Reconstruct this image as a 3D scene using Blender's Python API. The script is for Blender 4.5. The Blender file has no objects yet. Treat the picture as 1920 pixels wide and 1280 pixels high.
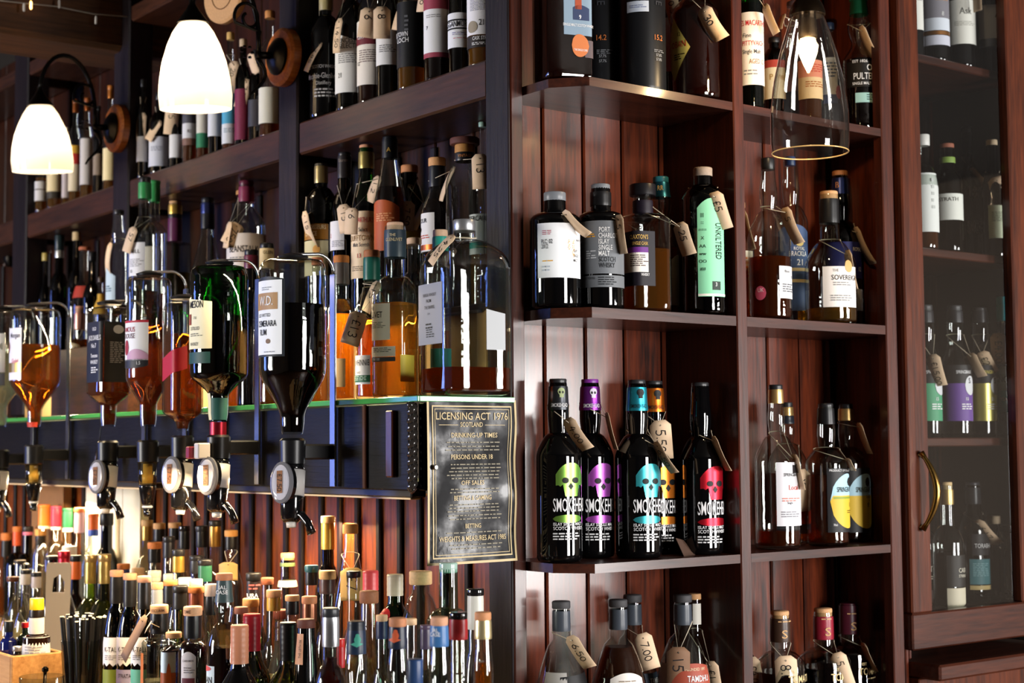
import bpy, bmesh, math, random
from mathutils import Vector, Matrix
random.seed(7)
SC = bpy.context.scene
COL = SC.collection
# ------------------------------------------------------------------ camera
FPX = 2947.0
yaw = math.radians(52.6); pitch = math.atan(200 / FPX); roll = .0077
CAM = Vector((0, 0, 1.5))
F0 = Vector((math.cos(yaw), math.sin(yaw), 0)); R0 = Vector((math.sin(yaw), -math.cos(yaw), 0)); ZV = Vector((0, 0, 1))
CF = F0 * math.cos(pitch) + ZV * math.sin(pitch); U0 = ZV * math.cos(pitch) - F0 * math.sin(pitch)
CR = R0 * math.cos(roll) - U0 * math.sin(roll); CU = U0 * math.cos(roll) + R0 * math.sin(roll)
cd = bpy.data.cameras.new('camera'); cam = bpy.data.objects.new('camera', cd); COL.objects.link(cam)
cam.matrix_world = Matrix(((CR.x, CU.x, -CF.x, CAM.x), (CR.y, CU.y, -CF.y, CAM.y), (CR.z, CU.z, -CF.z, CAM.z), (0, 0, 0, 1)))
cd.sensor_width = 36; cd.lens = FPX / 1920 * 36; cd.clip_start = .05
cd.dof.use_dof = True; cd.dof.focus_distance = 2.6; cd.dof.aperture_fstop = 5.6
SC.camera = cam
# ------------------------------------------------------------------ world, exposure
SC.view_settings.view_transform = 'Standard'; SC.view_settings.look = 'None'
SC.view_settings.exposure = 0.12; SC.view_settings.gamma = 1; SC.view_settings.use_curve_mapping = False
wd = bpy.data.worlds.new('world'); SC.world = wd; wd.use_nodes = True
wd.node_tree.nodes['Background'].inputs[0].default_value = (.75, .85, 1, 1)
wd.node_tree.nodes['Background'].inputs[1].default_value = .1
cy = SC.cycles
cy.max_bounces = 10; cy.diffuse_bounces = 3; cy.glossy_bounces = 4; cy.transmission_bounces = 8; cy.transparent_max_bounces = 32
cy.caustics_reflective = False; cy.caustics_refractive = False; cy.sample_clamp_indirect = 3.0; cy.blur_glossy = .5
# ------------------------------------------------------------------ daylight through the windows
def area(name, loc, direction, sx, sy, power, color):
    l = bpy.data.lights.new(name, 'AREA'); l.shape = 'RECTANGLE'; l.size = sx; l.size_y = sy; l.energy = power; l.color = color
    o = bpy.data.objects.new(name, l); COL.objects.link(o); o.location = loc
    o.rotation_euler = Vector(direction).to_track_quat('-Z', 'Y').to_euler(); return o
area('daylight_back_window', (4.75, -2.27, 1.33), (0, 1, 0), 1.3, 1.26, 240, (1, .97, .95))
area('daylight_middle_window', (2.2, -2.27, 1.45), (0, 1, 0), 1.0, 1.5, 175, (1, .97, .94))
area('daylight_side_window', (-2.57, 3.9, 1.6), (1, -.12, 0), 1.1, 1.5, 200, (1, .96, .92))
area('daylight_far_window', (-1.75, 6.07, 1.75), (.0, -1, 0), 1.0, 1.5, 60, (.16, .28, 1))
# ------------------------------------------------------------------ planes of the place (metres)
XP, YP, YF, YB = 1.579, 2.065, 1.944, 2.125      # shelf front of the long run, corner, right shelf front and back
XG = XP - .195                                    # front of the glass shelf and its black box
def ray(px, py): return CF + CR * ((px - 960) / FPX) + CU * ((640 - py) / FPX)
def atx(px, py, x): d = ray(px, py); return CAM + d * (x / d.x)
def aty(px, py, y): d = ray(px, py); return CAM + d * (y / d.y)
def depth(p): return (p - CAM).dot(CF)
# ------------------------------------------------------------------ materials
def rgb(h):
    h = h.lstrip('#'); v = [int(h[i:i + 2], 16) / 255 for i in (0, 2, 4)]
    return tuple(c / 12.92 if c <= .04045 else ((c + .055) / 1.055) ** 2.4 for c in v) + (1,)
MATS = {}
def newmat(name):
    m = bpy.data.materials.new(name); m.use_nodes = True; nt = m.node_tree
    return m, nt, nt.nodes['Principled BSDF']
def mat(hexc, kind='paper'):
    key = (hexc, kind)
    if key in MATS: return MATS[key]
    m, nt, b = newmat(kind + '_' + hexc.lstrip('#'))
    c = rgb(hexc); b.inputs['Base Color'].default_value = c
    N, L = nt.nodes, nt.links
    if kind == 'paper': b.inputs['Roughness'].default_value = .5; b.inputs['Specular IOR Level'].default_value = .25
    elif kind == 'gloss': b.inputs['Roughness'].default_value = .12; b.inputs['Coat Weight'].default_value = .3
    elif kind == 'plastic': b.inputs['Roughness'].default_value = .35; b.inputs['Specular IOR Level'].default_value = .32
    elif kind == 'blackglass': b.inputs['Roughness'].default_value = .03; b.inputs['IOR'].default_value = 1.52
    elif kind == 'foil': b.inputs['Metallic'].default_value = .75; b.inputs['Roughness'].default_value = .32
    elif kind == 'metal': b.inputs['Metallic'].default_value = 1; b.inputs['Roughness'].default_value = .25
    elif kind == 'ink': b.inputs['Roughness'].default_value = .6; b.inputs['Specular IOR Level'].default_value = .2
    elif kind == 'cork':
        b.inputs['Roughness'].default_value = .7
        n = N.new('ShaderNodeTexNoise'); n.inputs['Scale'].default_value = 260; n.inputs['Detail'].default_value = 3
        x = N.new('ShaderNodeMix'); x.data_type = 'RGBA'
        x.inputs[6].default_value = tuple(v * .72 for v in c[:3]) + (1,); x.inputs[7].default_value = tuple(min(1, v * 1.12) for v in c[:3]) + (1,)
        t = N.new('ShaderNodeTexCoord'); L.new(t.outputs['Object'], n.inputs['Vector'])
        L.new(n.outputs['Fac'], x.inputs[0]); L.new(x.outputs[2], b.inputs['Base Color'])
    elif kind == 'card':
        b.inputs['Roughness'].default_value = .75
        n = N.new('ShaderNodeTexNoise'); n.inputs['Scale'].default_value = 60; n.inputs['Detail'].default_value = 5
        x = N.new('ShaderNodeMix'); x.data_type = 'RGBA'
        x.inputs[6].default_value = tuple(v * .86 for v in c[:3]) + (1,); x.inputs[7].default_value = tuple(min(1, v * 1.08) for v in c[:3]) + (1,)
        t = N.new('ShaderNodeTexCoord'); L.new(t.outputs['Object'], n.inputs['Vector'])
        L.new(n.outputs['Fac'], x.inputs[0]); L.new(x.outputs[2], b.inputs['Base Color'])
    elif kind == 'glow':
        b.inputs['Emission Color'].default_value = c; b.inputs['Emission Strength'].default_value = 6
    MATS[key] = m; return m
def glassmat(hexc, refl=1.0, edge=.35, wob=0.0):
    """thin bottle glass: clear pane that is darker and more mirror-like where it is seen edge on"""
    key = (hexc, 'glass', refl, edge, wob)
    if key in MATS: return MATS[key]
    m, nt, b = newmat('glass_' + hexc.lstrip('#')); N, L = nt.nodes, nt.links; N.remove(b)
    c = rgb(hexc)
    lw = N.new('ShaderNodeLayerWeight'); lw.inputs['Blend'].default_value = .5
    p5 = N.new('ShaderNodeMath'); p5.operation = 'POWER'; p5.inputs[1].default_value = 4.0; L.new(lw.outputs['Facing'], p5.inputs[0])
    ma = N.new('ShaderNodeMath'); ma.operation = 'MULTIPLY_ADD'; ma.inputs[1].default_value = .75 * refl; ma.inputs[2].default_value = .05 * refl; ma.use_clamp = True
    L.new(p5.outputs[0], ma.inputs[0])
    p2 = N.new('ShaderNodeMath'); p2.operation = 'POWER'; p2.inputs[1].default_value = 2.2; L.new(lw.outputs['Facing'], p2.inputs[0])
    x = N.new('ShaderNodeMix'); x.data_type = 'RGBA'; x.inputs[6].default_value = c
    x.inputs[7].default_value = tuple(v * edge for v in c[:3]) + (1,); L.new(p2.outputs[0], x.inputs[0])
    tr = N.new('ShaderNodeBsdfTransparent'); L.new(x.outputs[2], tr.inputs[0])
    gl = N.new('ShaderNodeBsdfGlossy'); gl.inputs['Roughness'].default_value = .02
    tc = N.new('ShaderNodeTexCoord'); nz = N.new('ShaderNodeTexNoise'); nz.inputs['Scale'].default_value = 42; nz.inputs['Detail'].default_value = 2
    bp = N.new('ShaderNodeBump'); bp.inputs['Strength'].default_value = .5 * wob; bp.inputs['Distance'].default_value = .004
    L.new(tc.outputs['Object'], nz.inputs['Vector']); L.new(nz.outputs['Fac'], bp.inputs['Height']); L.new(bp.outputs[0], gl.inputs['Normal'])
    mx = N.new('ShaderNodeMixShader'); L.new(ma.outputs[0], mx.inputs[0]); L.new(tr.outputs[0], mx.inputs[1]); L.new(gl.outputs[0], mx.inputs[2])
    L.new(mx.outputs[0], N['Material Output'].inputs[0]); MATS[key] = m; return m
def liquid(hexc):
    key = (hexc, 'liquid')
    if key in MATS: return MATS[key]
    m, nt, b = newmat('liquid_' + hexc.lstrip('#')); N, L = nt.nodes, nt.links
    b.inputs['Base Color'].default_value = rgb(hexc); b.inputs['Roughness'].default_value = 0.0
    b.inputs['Transmission Weight'].default_value = 1; b.inputs['IOR'].default_value = 1.2
    tr = N.new('ShaderNodeBsdfTransparent'); tr.inputs[0].default_value = rgb(hexc)
    mx = N.new('ShaderNodeMixShader'); mx.inputs[0].default_value = .5
    L.new(b.outputs[0], mx.inputs[1]); L.new(tr.outputs[0], mx.inputs[2])
    # a little scatter in the spirit, so that it takes colour from the light that reaches it
    df = N.new('ShaderNodeBsdfDiffuse'); tl = N.new('ShaderNodeBsdfTranslucent'); df.inputs[0].default_value = tl.inputs[0].default_value = rgb(hexc)
    m1 = N.new('ShaderNodeMixShader'); m1.inputs[0].default_value = .65; L.new(df.outputs[0], m1.inputs[1]); L.new(tl.outputs[0], m1.inputs[2])
    m2 = N.new('ShaderNodeMixShader'); m2.inputs[0].default_value = .07 + .3 * max(0, min(1, rgb(hexc)[0] - .1)); L.new(mx.outputs[0], m2.inputs[1]); L.new(m1.outputs[0], m2.inputs[2])
    L.new(m2.outputs[0], N['Material Output'].inputs[0])
    MATS[key] = m; return m
def wood(name, dark, light, axis='Z', rough=.32, coat=.35, scale=1.0, bump=.25, spec=None):
    if name in MATS: return MATS[name]
    m, nt, b = newmat(name); N, L = nt.nodes, nt.links
    t = N.new('ShaderNodeTexCoord'); g = N.new('ShaderNodeNewGeometry'); oi = N.new('ShaderNodeObjectInfo')
    s = {'X': (2.2, 26, 26), 'Y': (26, 2.2, 26), 'Z': (26, 26, 2.2)}[axis]
    mp = N.new('ShaderNodeMapping'); mp.inputs['Scale'].default_value = tuple(v * scale for v in s)
    off = N.new('ShaderNodeVectorMath'); off.operation = 'SCALE'; off.inputs['Scale'].default_value = 13.0
    cb = N.new('ShaderNodeCombineXYZ')
    for i in range(3): L.new(oi.outputs['Random'], cb.inputs[i])
    L.new(cb.outputs[0], off.inputs[0]); L.new(off.outputs[0], mp.inputs['Location'])
    L.new(t.outputs['Object'], mp.inputs['Vector'])
    n1 = N.new('ShaderNodeTexNoise'); n1.inputs['Scale'].default_value = 1.0; n1.inputs['Detail'].default_value = 6; n1.inputs['Roughness'].default_value = .6; n1.inputs['Distortion'].default_value = .6
    L.new(mp.outputs[0], n1.inputs['Vector'])
    n2 = N.new('ShaderNodeTexNoise'); n2.inputs['Scale'].default_value = 6.0; n2.inputs['Detail'].default_value = 4
    L.new(mp.outputs[0], n2.inputs['Vector'])
    ad = N.new('ShaderNodeMath'); ad.operation = 'MULTIPLY_ADD'; ad.inputs[1].default_value = .45; L.new(n2.outputs['Fac'], ad.inputs[0])
    sc = N.new('ShaderNodeMath'); sc.operation = 'MULTIPLY'; sc.inputs[1].default_value = .6; L.new(n1.outputs['Fac'], sc.inputs[0]); L.new(sc.outputs[0], ad.inputs[2])
    cr = N.new('ShaderNodeValToRGB'); cr.color_ramp.elements[0].position = .36; cr.color_ramp.elements[1].position = .68
    cr.color_ramp.elements[0].color = rgb(dark); cr.color_ramp.elements[1].color = rgb(light)
    L.new(ad.outputs[0], cr.inputs[0]); L.new(cr.outputs[0], b.inputs['Base Color'])
    b.inputs['Roughness'].default_value = rough; b.inputs['Coat Weight'].default_value = coat; b.inputs['Coat Roughness'].default_value = .14; b.inputs['Specular IOR Level'].default_value = .3
    bp = N.new('ShaderNodeBump'); bp.inputs['Strength'].default_value = bump; bp.inputs['Distance'].default_value = .002
    L.new(ad.outputs[0], bp.inputs['Height']); L.new(bp.outputs[0], b.inputs['Normal']); 
    if spec is not None: b.inputs['Specular IOR Level'].default_value = spec
    MATS[name] = m; return m
W_BOARD = wood('stained_plank', '#1a0703', '#6c2b11', 'Z', .4, .5)
W_SHELFX = wood('stained_shelf_across', '#1f0b07', '#4a2214', 'X', .4, .3)
W_UPR = wood('stained_upright', '#220b06', '#522110', 'Z', .4, .3)
W_POST = wood('rough_post', '#090608', '#1f1518', 'Z', .5, .0, 1, .7, .22)
W_LSHELF = wood('dark_shelf_board', '#1a0b06', '#452414', 'Y', .45, .12)
W_LBACK = wood('dark_back_plank', '#120704', '#381808', 'Z', .36, .25)
W_LOW = wood('orange_plank', '#2c1204', '#8e4412', 'Z', .4, .12)
W_BLACK = wood('black_painted_board', '#050505', '#100e10', 'Y', .45, .0, 1.4, .9, .14)
W_BLACKX = wood('black_painted_end', '#050505', '#100e10', 'X', .45, .0, 1.4, .9, .14)
W_DOOR = wood('door_wood', '#260e07', '#5a2812', 'Z', .34, .3)
W_DOORX = wood('door_rail_wood', '#260e08', '#4c2415', 'X', .38, .3)
W_BEAM = wood('old_beam', '#1c0f08', '#5a3a20', 'X', .7, 0, .6, .8)
W_BOX = wood('crate_wood', '#9a6a3a', '#c8955c', 'Y', .6, 0)
CLEAR = '#f3f6f4'
# ------------------------------------------------------------------ object helpers
def obj(name, verts, faces, m, parent=None, smooth=False, loc=None, mids=None):
    me = bpy.data.meshes.new(name); me.from_pydata([tuple(v) for v in verts], [], faces)
    for q in (m if isinstance(m, (list, tuple)) else [m]): me.materials.append(q)
    if smooth: me.polygons.foreach_set('use_smooth', [True] * len(me.polygons))
    if mids: me.polygons.foreach_set('material_index', mids)
    me.update()
    o = bpy.data.objects.new(name, me); COL.objects.link(o)
    if loc is not None: o.location = loc
    if parent is not None: o.parent = parent
    return o
def tag_thing(o, label, cat, group=None, kind=None):
    if label: o['label'] = label
    if cat: o['category'] = cat
    if group: o['group'] = group
    if kind: o['kind'] = kind
    return o
def empty(name, loc=(0, 0, 0)):
    o = bpy.data.objects.new(name, None); COL.objects.link(o); o.location = loc; o.empty_display_size = .02; return o
def boxgeo(x0, x1, y0, y1, z0, z1, bv=.002):
    """box with chamfered edges: 24 corners, 26 faces"""
    bv = min(bv, abs(x1 - x0) * .3, abs(y1 - y0) * .3, abs(z1 - z0) * .3)
    V, Fc = [], []; idx = {}
    for sx in (0, 1):
        for sy in (0, 1):
            for sz in (0, 1):
                for a in range(3):
                    p = [x1 if sx else x0, y1 if sy else y0, z1 if sz else z0]
                    s = (sx, sy, sz)
                    for k in range(3):
                        if k != a: p[k] += -bv if s[k] else bv
                    idx[(sx, sy, sz, a)] = len(V); V.append(p)
    for a in range(3):
        b, c = (a + 1) % 3, (a + 2) % 3
        for s in (0, 1):
            q = []
            for (u, v) in ((0, 0), (1, 0), (1, 1), (0, 1)):
                k = [0, 0, 0]; k[a] = s; k[b] = u; k[c] = v; q.append(idx[(*k, a)])
            Fc.append(q if s else q[::-1])
    for a in range(3):           # chamfers along axis a
        b, c = (a + 1) % 3, (a + 2) % 3
        for u in (0, 1):
            for v in (0, 1):
                k0 = [0, 0, 0]; k1 = [0, 0, 0]; k0[b] = k1[b] = u; k0[c] = k1[c] = v; k1[a] = 1
                q = [idx[(*k0, b)], idx[(*k1, b)], idx[(*k1, c)], idx[(*k0, c)]]
                Fc.append(q[::-1] if u == v else q)
    for k, i in [((x, y, z), 0) for x in (0, 1) for y in (0, 1) for z in (0, 1)]:
        q = [idx[(*k, 0)], idx[(*k, 1)], idx[(*k, 2)]]
        Fc.append(q if sum(k) % 2 else q[::-1])
    return V, Fc
def box(name, x0, x1, y0, y1, z0, z1, m, parent=None, bv=.002):
    V, Fc = boxgeo(x0, x1, y0, y1, z0, z1, bv)
    if parent is None:
        c = Vector(((x0 + x1) / 2, (y0 + y1) / 2, z0)); return obj(name, [Vector(v) - c for v in V], Fc, m, None, loc=c)
    c = Vector(((x0 + x1) / 2, (y0 + y1) / 2, (z0 + z1) / 2))
    return obj(name, [Vector(v) - c for v in V], Fc, m, parent, loc=c - world_loc(parent))
def world_loc(o):
    p = Vector((0, 0, 0))
    while o is not None: p += o.location; o = o.parent
    return p
def lathegeo(prof, n=24, sec=None, rot=0.0):
    """rings up a profile [(z, r, k)]; sec(angle, k) shapes the cross-section"""
    V, Fc = [], []
    for (z, r, k) in prof:
        for i in range(n):
            a = 2 * math.pi * i / n; q = sec(a - rot, k) if sec else 1.0
            V.append((r * q * math.cos(a), r * q * math.sin(a), z))
    for j in range(len(prof) - 1):
        for i in range(n):
            a, b = j * n + i, j * n + (i + 1) % n
            Fc.append((a, b, b + n, a + n))
    return V, Fc
def lathe(name, prof, m, parent=None, n=24, loc=None, close=True, smooth=True):
    prof = [(p[0], max(p[1], 1e-5), 0) for p in prof]
    V, Fc = lathegeo(prof, n)
    if close: Fc = [tuple(range(n))[::-1]] + Fc + [tuple(range(len(V) - n, len(V)))]
    o = obj(name, V, Fc, m, parent, False, loc)
    if smooth: autosmooth(o.data)
    return o
def autosmooth(me, deg=38):
    me.polygons.foreach_set('use_smooth', [True] * len(me.polygons))
    me.set_sharp_from_angle(angle=math.radians(deg))
def tubegeo(pts, r, n=6, closed=False):
    pts = [Vector(p) for p in pts]; V, Fc = [], []; N = len(pts); ref = None
    for i, p in enumerate(pts):
        a = pts[i - 1] if (i or closed) else p; b = pts[(i + 1) % N] if (i < N - 1 or closed) else p
        t = (b - a).normalized() if (b - a).length > 1e-9 else Vector((0, 0, 1))
        if ref is None: ref = t.orthogonal()
        ref = (ref - t * ref.dot(t)); ref = ref.normalized() if ref.length > 1e-6 else t.orthogonal().normalized()
        bn = t.cross(ref); rr = r[i] if isinstance(r, (list, tuple)) else r
        for k in range(n):
            q = 2 * math.pi * k / n; V.append(p + (ref * math.cos(q) + bn * math.sin(q)) * rr)
    M = N if closed else N - 1
    for j in range(M):
        for k in range(n):
            a, b = j * n + k, j * n + (k + 1) % n; c = ((j + 1) % N) * n
            Fc.append((a, b, c + (k + 1) % n, c + k))
    if not closed: Fc += [tuple(range(n))[::-1], tuple(range(len(V) - n, len(V)))]
    return V, Fc
def tube(name, pts, r, m, parent=None, n=6, closed=False, loc=None):
    V, Fc = tubegeo(pts, r, n, closed); return obj(name, V, Fc, m, parent, True, loc)
# ------------------------------------------------------------------ lettering
_T = {}
def textgeo(s):
    """flat outline letters, capital height 1, as (verts, faces, width)"""
    if s in _T: return _T[s]
    c = bpy.data.curves.new('t', 'FONT'); c.body = s; c.resolution_u = 2; c.size = 1; c.offset = .006
    o = bpy.data.objects.new('t', c); me = o.to_mesh()
    V = [(v.co.x / .69, v.co.y / .69) for v in me.vertices]; Fc = [tuple(p.vertices) for p in me.polygons]
    o.to_mesh_clear(); bpy.data.objects.remove(o); bpy.data.curves.remove(c)
    x0 = min((v[0] for v in V), default=0); x1 = max((v[0] for v in V), default=0)
    _T[s] = ([(x - x0, y) for x, y in V], Fc, x1 - x0); return _T[s]
def _arc(cx, cy, rx, ry, a0, a1, n=10): return [(cx + rx * math.cos(math.radians(a0 + (a1 - a0) * i / n)), cy + ry * math.sin(math.radians(a0 + (a1 - a0) * i / n))) for i in range(n + 1)]
HAND = {'0': [_arc(.3, .45, .26, .42, 80, 440, 14)], '1': [[(.22, .95), (.3, .02)]],
        '2': [_arc(.3, .7, .25, .26, 160, -30, 8) + [(.05, .03), (.6, .08)]], '3': [_arc(.27, .73, .24, .24, 140, -90, 8) + _arc(.27, .25, .28, .25, 90, -140, 9)],
        '4': [[(.32, .98), (.05, .38), (.62, .44)], [(.45, .75), (.38, -.05)]], '5': [[(.55, .97), (.16, .95), (.1, .58)] + _arc(.27, .3, .3, .29, 110, -130, 9)],
        '6': [[(.48, .98), (.18, .55)] + _arc(.3, .27, .25, .26, 150, 510, 12)], '7': [[(.05, .92), (.58, .95), (.22, 0)]],
        '8': [_arc(.3, .72, .2, .24, -90, 270, 10) + _arc(.3, .24, .26, .24, 90, -270, 10)], '9': [_arc(.28, .68, .22, .26, 20, 380, 10) + [(.48, .5), (.36, 0)]],
        '.': [[(.1, .1), (.16, .06)]], '-': [[(.05, .45), (.4, .47)]], 'X': [[(.05, .9), (.55, 0)], [(.58, .95), (.02, .05)]], ' ': [],
        '£': [_arc(.38, .75, .2, .2, 30, 180, 6) + [(.2, .4), (.15, .05), (.6, .08)], [(.04, .45), (.45, .48)]]}
def handgeo(s, wid=.1):
    V, Fc, x = [], [], 0
    for ch in s:
        for st in HAND.get(ch, []):
            for a, b in zip(st[:-1], st[1:]):
                dx, dy = b[0] - a[0], b[1] - a[1]; l = math.hypot(dx, dy) or 1
                nx, ny = -dy / l * wid / 2, dx / l * wid / 2; ex, ey = dx / l * wid * .3, dy / l * wid * .3
                k = len(V)
                V += [(x + a[0] + nx - ex, a[1] + ny - ey), (x + a[0] - nx - ex, a[1] - ny - ey), (x + b[0] - nx + ex, b[1] - ny + ey), (x + b[0] + nx + ex, b[1] + ny + ey)]
                Fc.append((k, k + 1, k + 2, k + 3))
        x += .3 if ch in '. ' else .72
    return V, Fc, x - .1
# ================================================================== room shell
def plaster(name, c, rough=.9):
    m, nt, b = newmat(name); N, L = nt.nodes, nt.links
    n = N.new('ShaderNodeTexNoise'); n.inputs['Scale'].default_value = 3; n.inputs['Detail'].default_value = 6
    x = N.new('ShaderNodeMix'); x.data_type = 'RGBA'; k = rgb(c)
    x.inputs[6].default_value = tuple(v * .8 for v in k[:3]) + (1,); x.inputs[7].default_value = k
    t = N.new('ShaderNodeTexCoord'); L.new(t.outputs['Object'], n.inputs['Vector']); L.new(n.outputs['Fac'], x.inputs[0]); L.new(x.outputs[2], b.inputs['Base Color'])
    b.inputs['Roughness'].default_value = rough; return m
M_PL = plaster('plaster', '#5c5146'); M_CEIL = plaster('ceiling_paint', '#3b342d'); M_FLOOR = wood('floor_boards', '#2b1a10', '#5a3a24', 'X', .5, .1, .5)
M_FRAME = mat('#d8d2c4', 'plastic')
def structure(o): o['kind'] = 'structure'; return o
X0, X1, Y0, Y1, ZC = -2.6, 6.3, -2.3, 6.1, 2.78
structure(box('floor', X0, X1, Y0, Y1, -.1, 0, M_FLOOR)); structure(box('ceiling', X0, X1, Y0, Y1, ZC, ZC + .1, M_CEIL))
def wall_with_window(name, axis, c, lo, hi, wins, n0):
    """a wall in pieces round its openings: real gaps with a frame, bars and a deep sill"""
    e = empty(name); structure(e); t = .14; s = 1 if c > 1 else -1
    def seg(a0, a1, z0, z1):
        if axis == 'y': box('wall_section', a0, a1, min(c, c + s * t), max(c, c + s * t), z0, z1, M_PL, e)
        else: box('wall_section', min(c, c + s * t), max(c, c + s * t), a0, a1, z0, z1, M_PL, e)
    cur = lo
    for i, (a0, a1, z0, z1) in enumerate(wins):
        seg(cur, a0, 0, ZC); seg(a0, a1, 0, z0); seg(a0, a1, z1, ZC); cur = a1
        w = empty('window_%d' % (n0 + i)); structure(w)
        def fr(nm, b0, b1, y0, y1):
            if axis == 'y': box(nm, b0, b1, c - .02, c + .02, y0, y1, M_FRAME, w)
            else: box(nm, c - .02, c + .02, b0, b1, y0, y1, M_FRAME, w)
        fr('frame', a0, a0 + .05, z0, z1); fr('frame', a1 - .05, a1, z0, z1); fr('frame', a0 + .05, a1 - .05, z0, z0 + .05); fr('frame', a0 + .05, a1 - .05, z1 - .05, z1)
        m = (a0 + a1) / 2; fr('glazing_bar', m - .025, m + .025, z0 + .05, z1 - .05)
        for q in (1, 2): zz = z0 + (z1 - z0) * q / 3; fr('glazing_bar', a0 + .05, m - .025, zz - .015, zz + .015); fr('glazing_bar', m + .025, a1 - .05, zz - .015, zz + .015)
    seg(cur, hi, 0, ZC); return e
wall_with_window('wall_back', 'y', Y0, X0, X1, [(1.7, 2.7, .7, 2.2), (4.1, 5.4, .7, 1.96)], 1)
wall_with_window('wall_side', 'x', X0, Y0, Y1, [(3.35, 4.45, .85, 2.35)], 3)
wall_with_window('wall_far', 'y', Y1, X0, X1, [(-2.25, -1.25, 1.0, 2.5)], 4)
structure(box('wall_right', X1, X1 + .14, Y0, Y1, 0, ZC, M_PL))
# ceiling beam over the long run
structure(box('trim_1', X0 + .02, XP + .3, 3.65, 3.86, 2.495, ZC - .02, W_BEAM, bv=.012))
# ================================================================== open shelving round the corner (right run)
ru = empty('open_shelving', (1.58, YP, 0)); tag_thing(ru, 'dark stained open bottle shelving with clipped shelf corner and plank back', 'shelving')
RZ = [(2.093, 2.108), (1.711, 1.728), (1.298, 1.313), (.925, .94), (2.5, 2.515)]
box('upright', XP + .001, 1.606, YP, YB + .004, .55, ZC - .03, W_UPR, ru)
box('upright', 1.982, 2.008, YF - .002, YB, .55, ZC - .03, W_UPR, ru)
box('upright', 2.384, 2.416, YF - .002, YF + .02, .55, ZC - .03, W_UPR, ru)
box('side_panel', 2.446, 2.455, YF + .02, YB, .55, ZC - .03, W_BOARD, ru)
box('face_filler', 2.4165, 2.4225, YF + .008, YF + .02, .55, ZC - .03, W_BOARD, ru)
def prism(name, poly, z0, z1, m, parent, bv=.0015):
    n = len(poly); c = Vector((sum(p[0] for p in poly) / n, sum(p[1] for p in poly) / n, (z0 + z1) / 2))
    V = [(p[0], p[1], z) for z in (z0, z1) for p in poly]
    Fc = [tuple(range(n))[::-1], tuple(range(n, 2 * n))] + [(i, (i + 1) % n, n + (i + 1) % n, n + i) for i in range(n)]
    return obj(name, [Vector(v) - c for v in V], Fc, m, parent, loc=c - (world_loc(parent) if parent else Vector((0, 0, 0))))
for z0, z1 in RZ:
    prism('shelf', [(1.6505, YF), (1.9815, YF), (1.9815, YB), (1.6065, YB), (1.6065, 1.997)], z0, z1, W_SHELFX, ru)
    dz = -.028 if z0 > 2 else 0
    prism('shelf', [(2.0085, YF), (2.3835, YF), (2.3835, YF + .0205), (2.4455, YF + .0205), (2.4455, YB), (2.0085, YB)], z0, z1, W_SHELFX, ru)
k = 0; x = 1.6025
while x < 2.43:
    box('plank', x + .002, min(x + .0905, 2.455), YB, YB + .014, .56, ZC - .04, W_BOARD, ru, .003); x += .0925
box('backing', 1.60, 2.455, YB + .0145, YB + .02, .56, ZC - .04, mat('#0c0605', 'plastic'), ru)
# ================================================================== long shelving run (left)
lu = empty('tall_back_bar', (XP, 2.1, 0)); tag_thing(lu, 'tall dark timber back bar with heavy posts and a high shelf', 'back bar')
POSTS = [(2.066, 2.129), (2.775, 2.853), (3.608, 3.70), (4.30, 4.405)]
for i, (a, b) in enumerate(POSTS):
    box('post', XP - .004, XP + .06 if i else XP + .0005, a, b, .3 if i == 0 else 1.60, ZC - .03, W_POST, lu, .004)
box('post', XP + .001, XP + .06, 2.1265, 2.131, .3, ZC - .03, W_POST, lu)
for (a, b) in ((2.1315, 2.7745), (2.8535, 3.6075), (3.7005, 4.2995), (4.4055, 5.2)):
    box('shelf', XP, XP + .158, a, b, 2.098, 2.165, W_LSHELF, lu, .004)
    box('shelf', XP, XP + .158, a, b, 2.56, 2.6, W_LSHELF, lu, .004)
    box('riser_shelf', XP + .004, XP + .158, a, b, 1.735, 1.748, W_LSHELF, lu)
    n = max(2, round((b - a) / .125)); w = (b - a) / n
    for q in range(n):
        box('plank', XP + .16, XP + .175, a + q * w + .002, a + (q + 1) * w - .002, 1.60, ZC - .04, W_LBACK, lu, .003)
        if q: box('cover_strip', XP + .152, XP + .16, a + q * w - .009, a + q * w + .009, 1.60, 2.09, W_POST, lu, .003)
box('backing', XP + .176, XP + .182, 2.14, 5.2, 1.60, ZC - .04, mat('#060404', 'plastic'), lu)
box('riser_block', XP - .135, XP - .0045, 3.30, 3.755, 1.586, 1.747, W_LSHELF, lu)
# lower plank wall behind the counter
a = 2.1315; q = 0
while a < 4.6:
    w = .062 + .012 * ((q * 7) % 3) / 2
    box('plank', XP + .004, XP + .02, a + .001, a + w - .001, .5, 1.42, W_LOW, lu, .003)
    box('cover_strip', XP - .004, XP + .0035, a + w - .006, a + w + .008, .5, 1.42, W_POST, lu, .003)
    a += w + .002; q += 1
box('backing', XP + .021, XP + .03, 2.1315, 4.6, .5, 1.42, mat('#060404', 'plastic'), lu)
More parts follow.
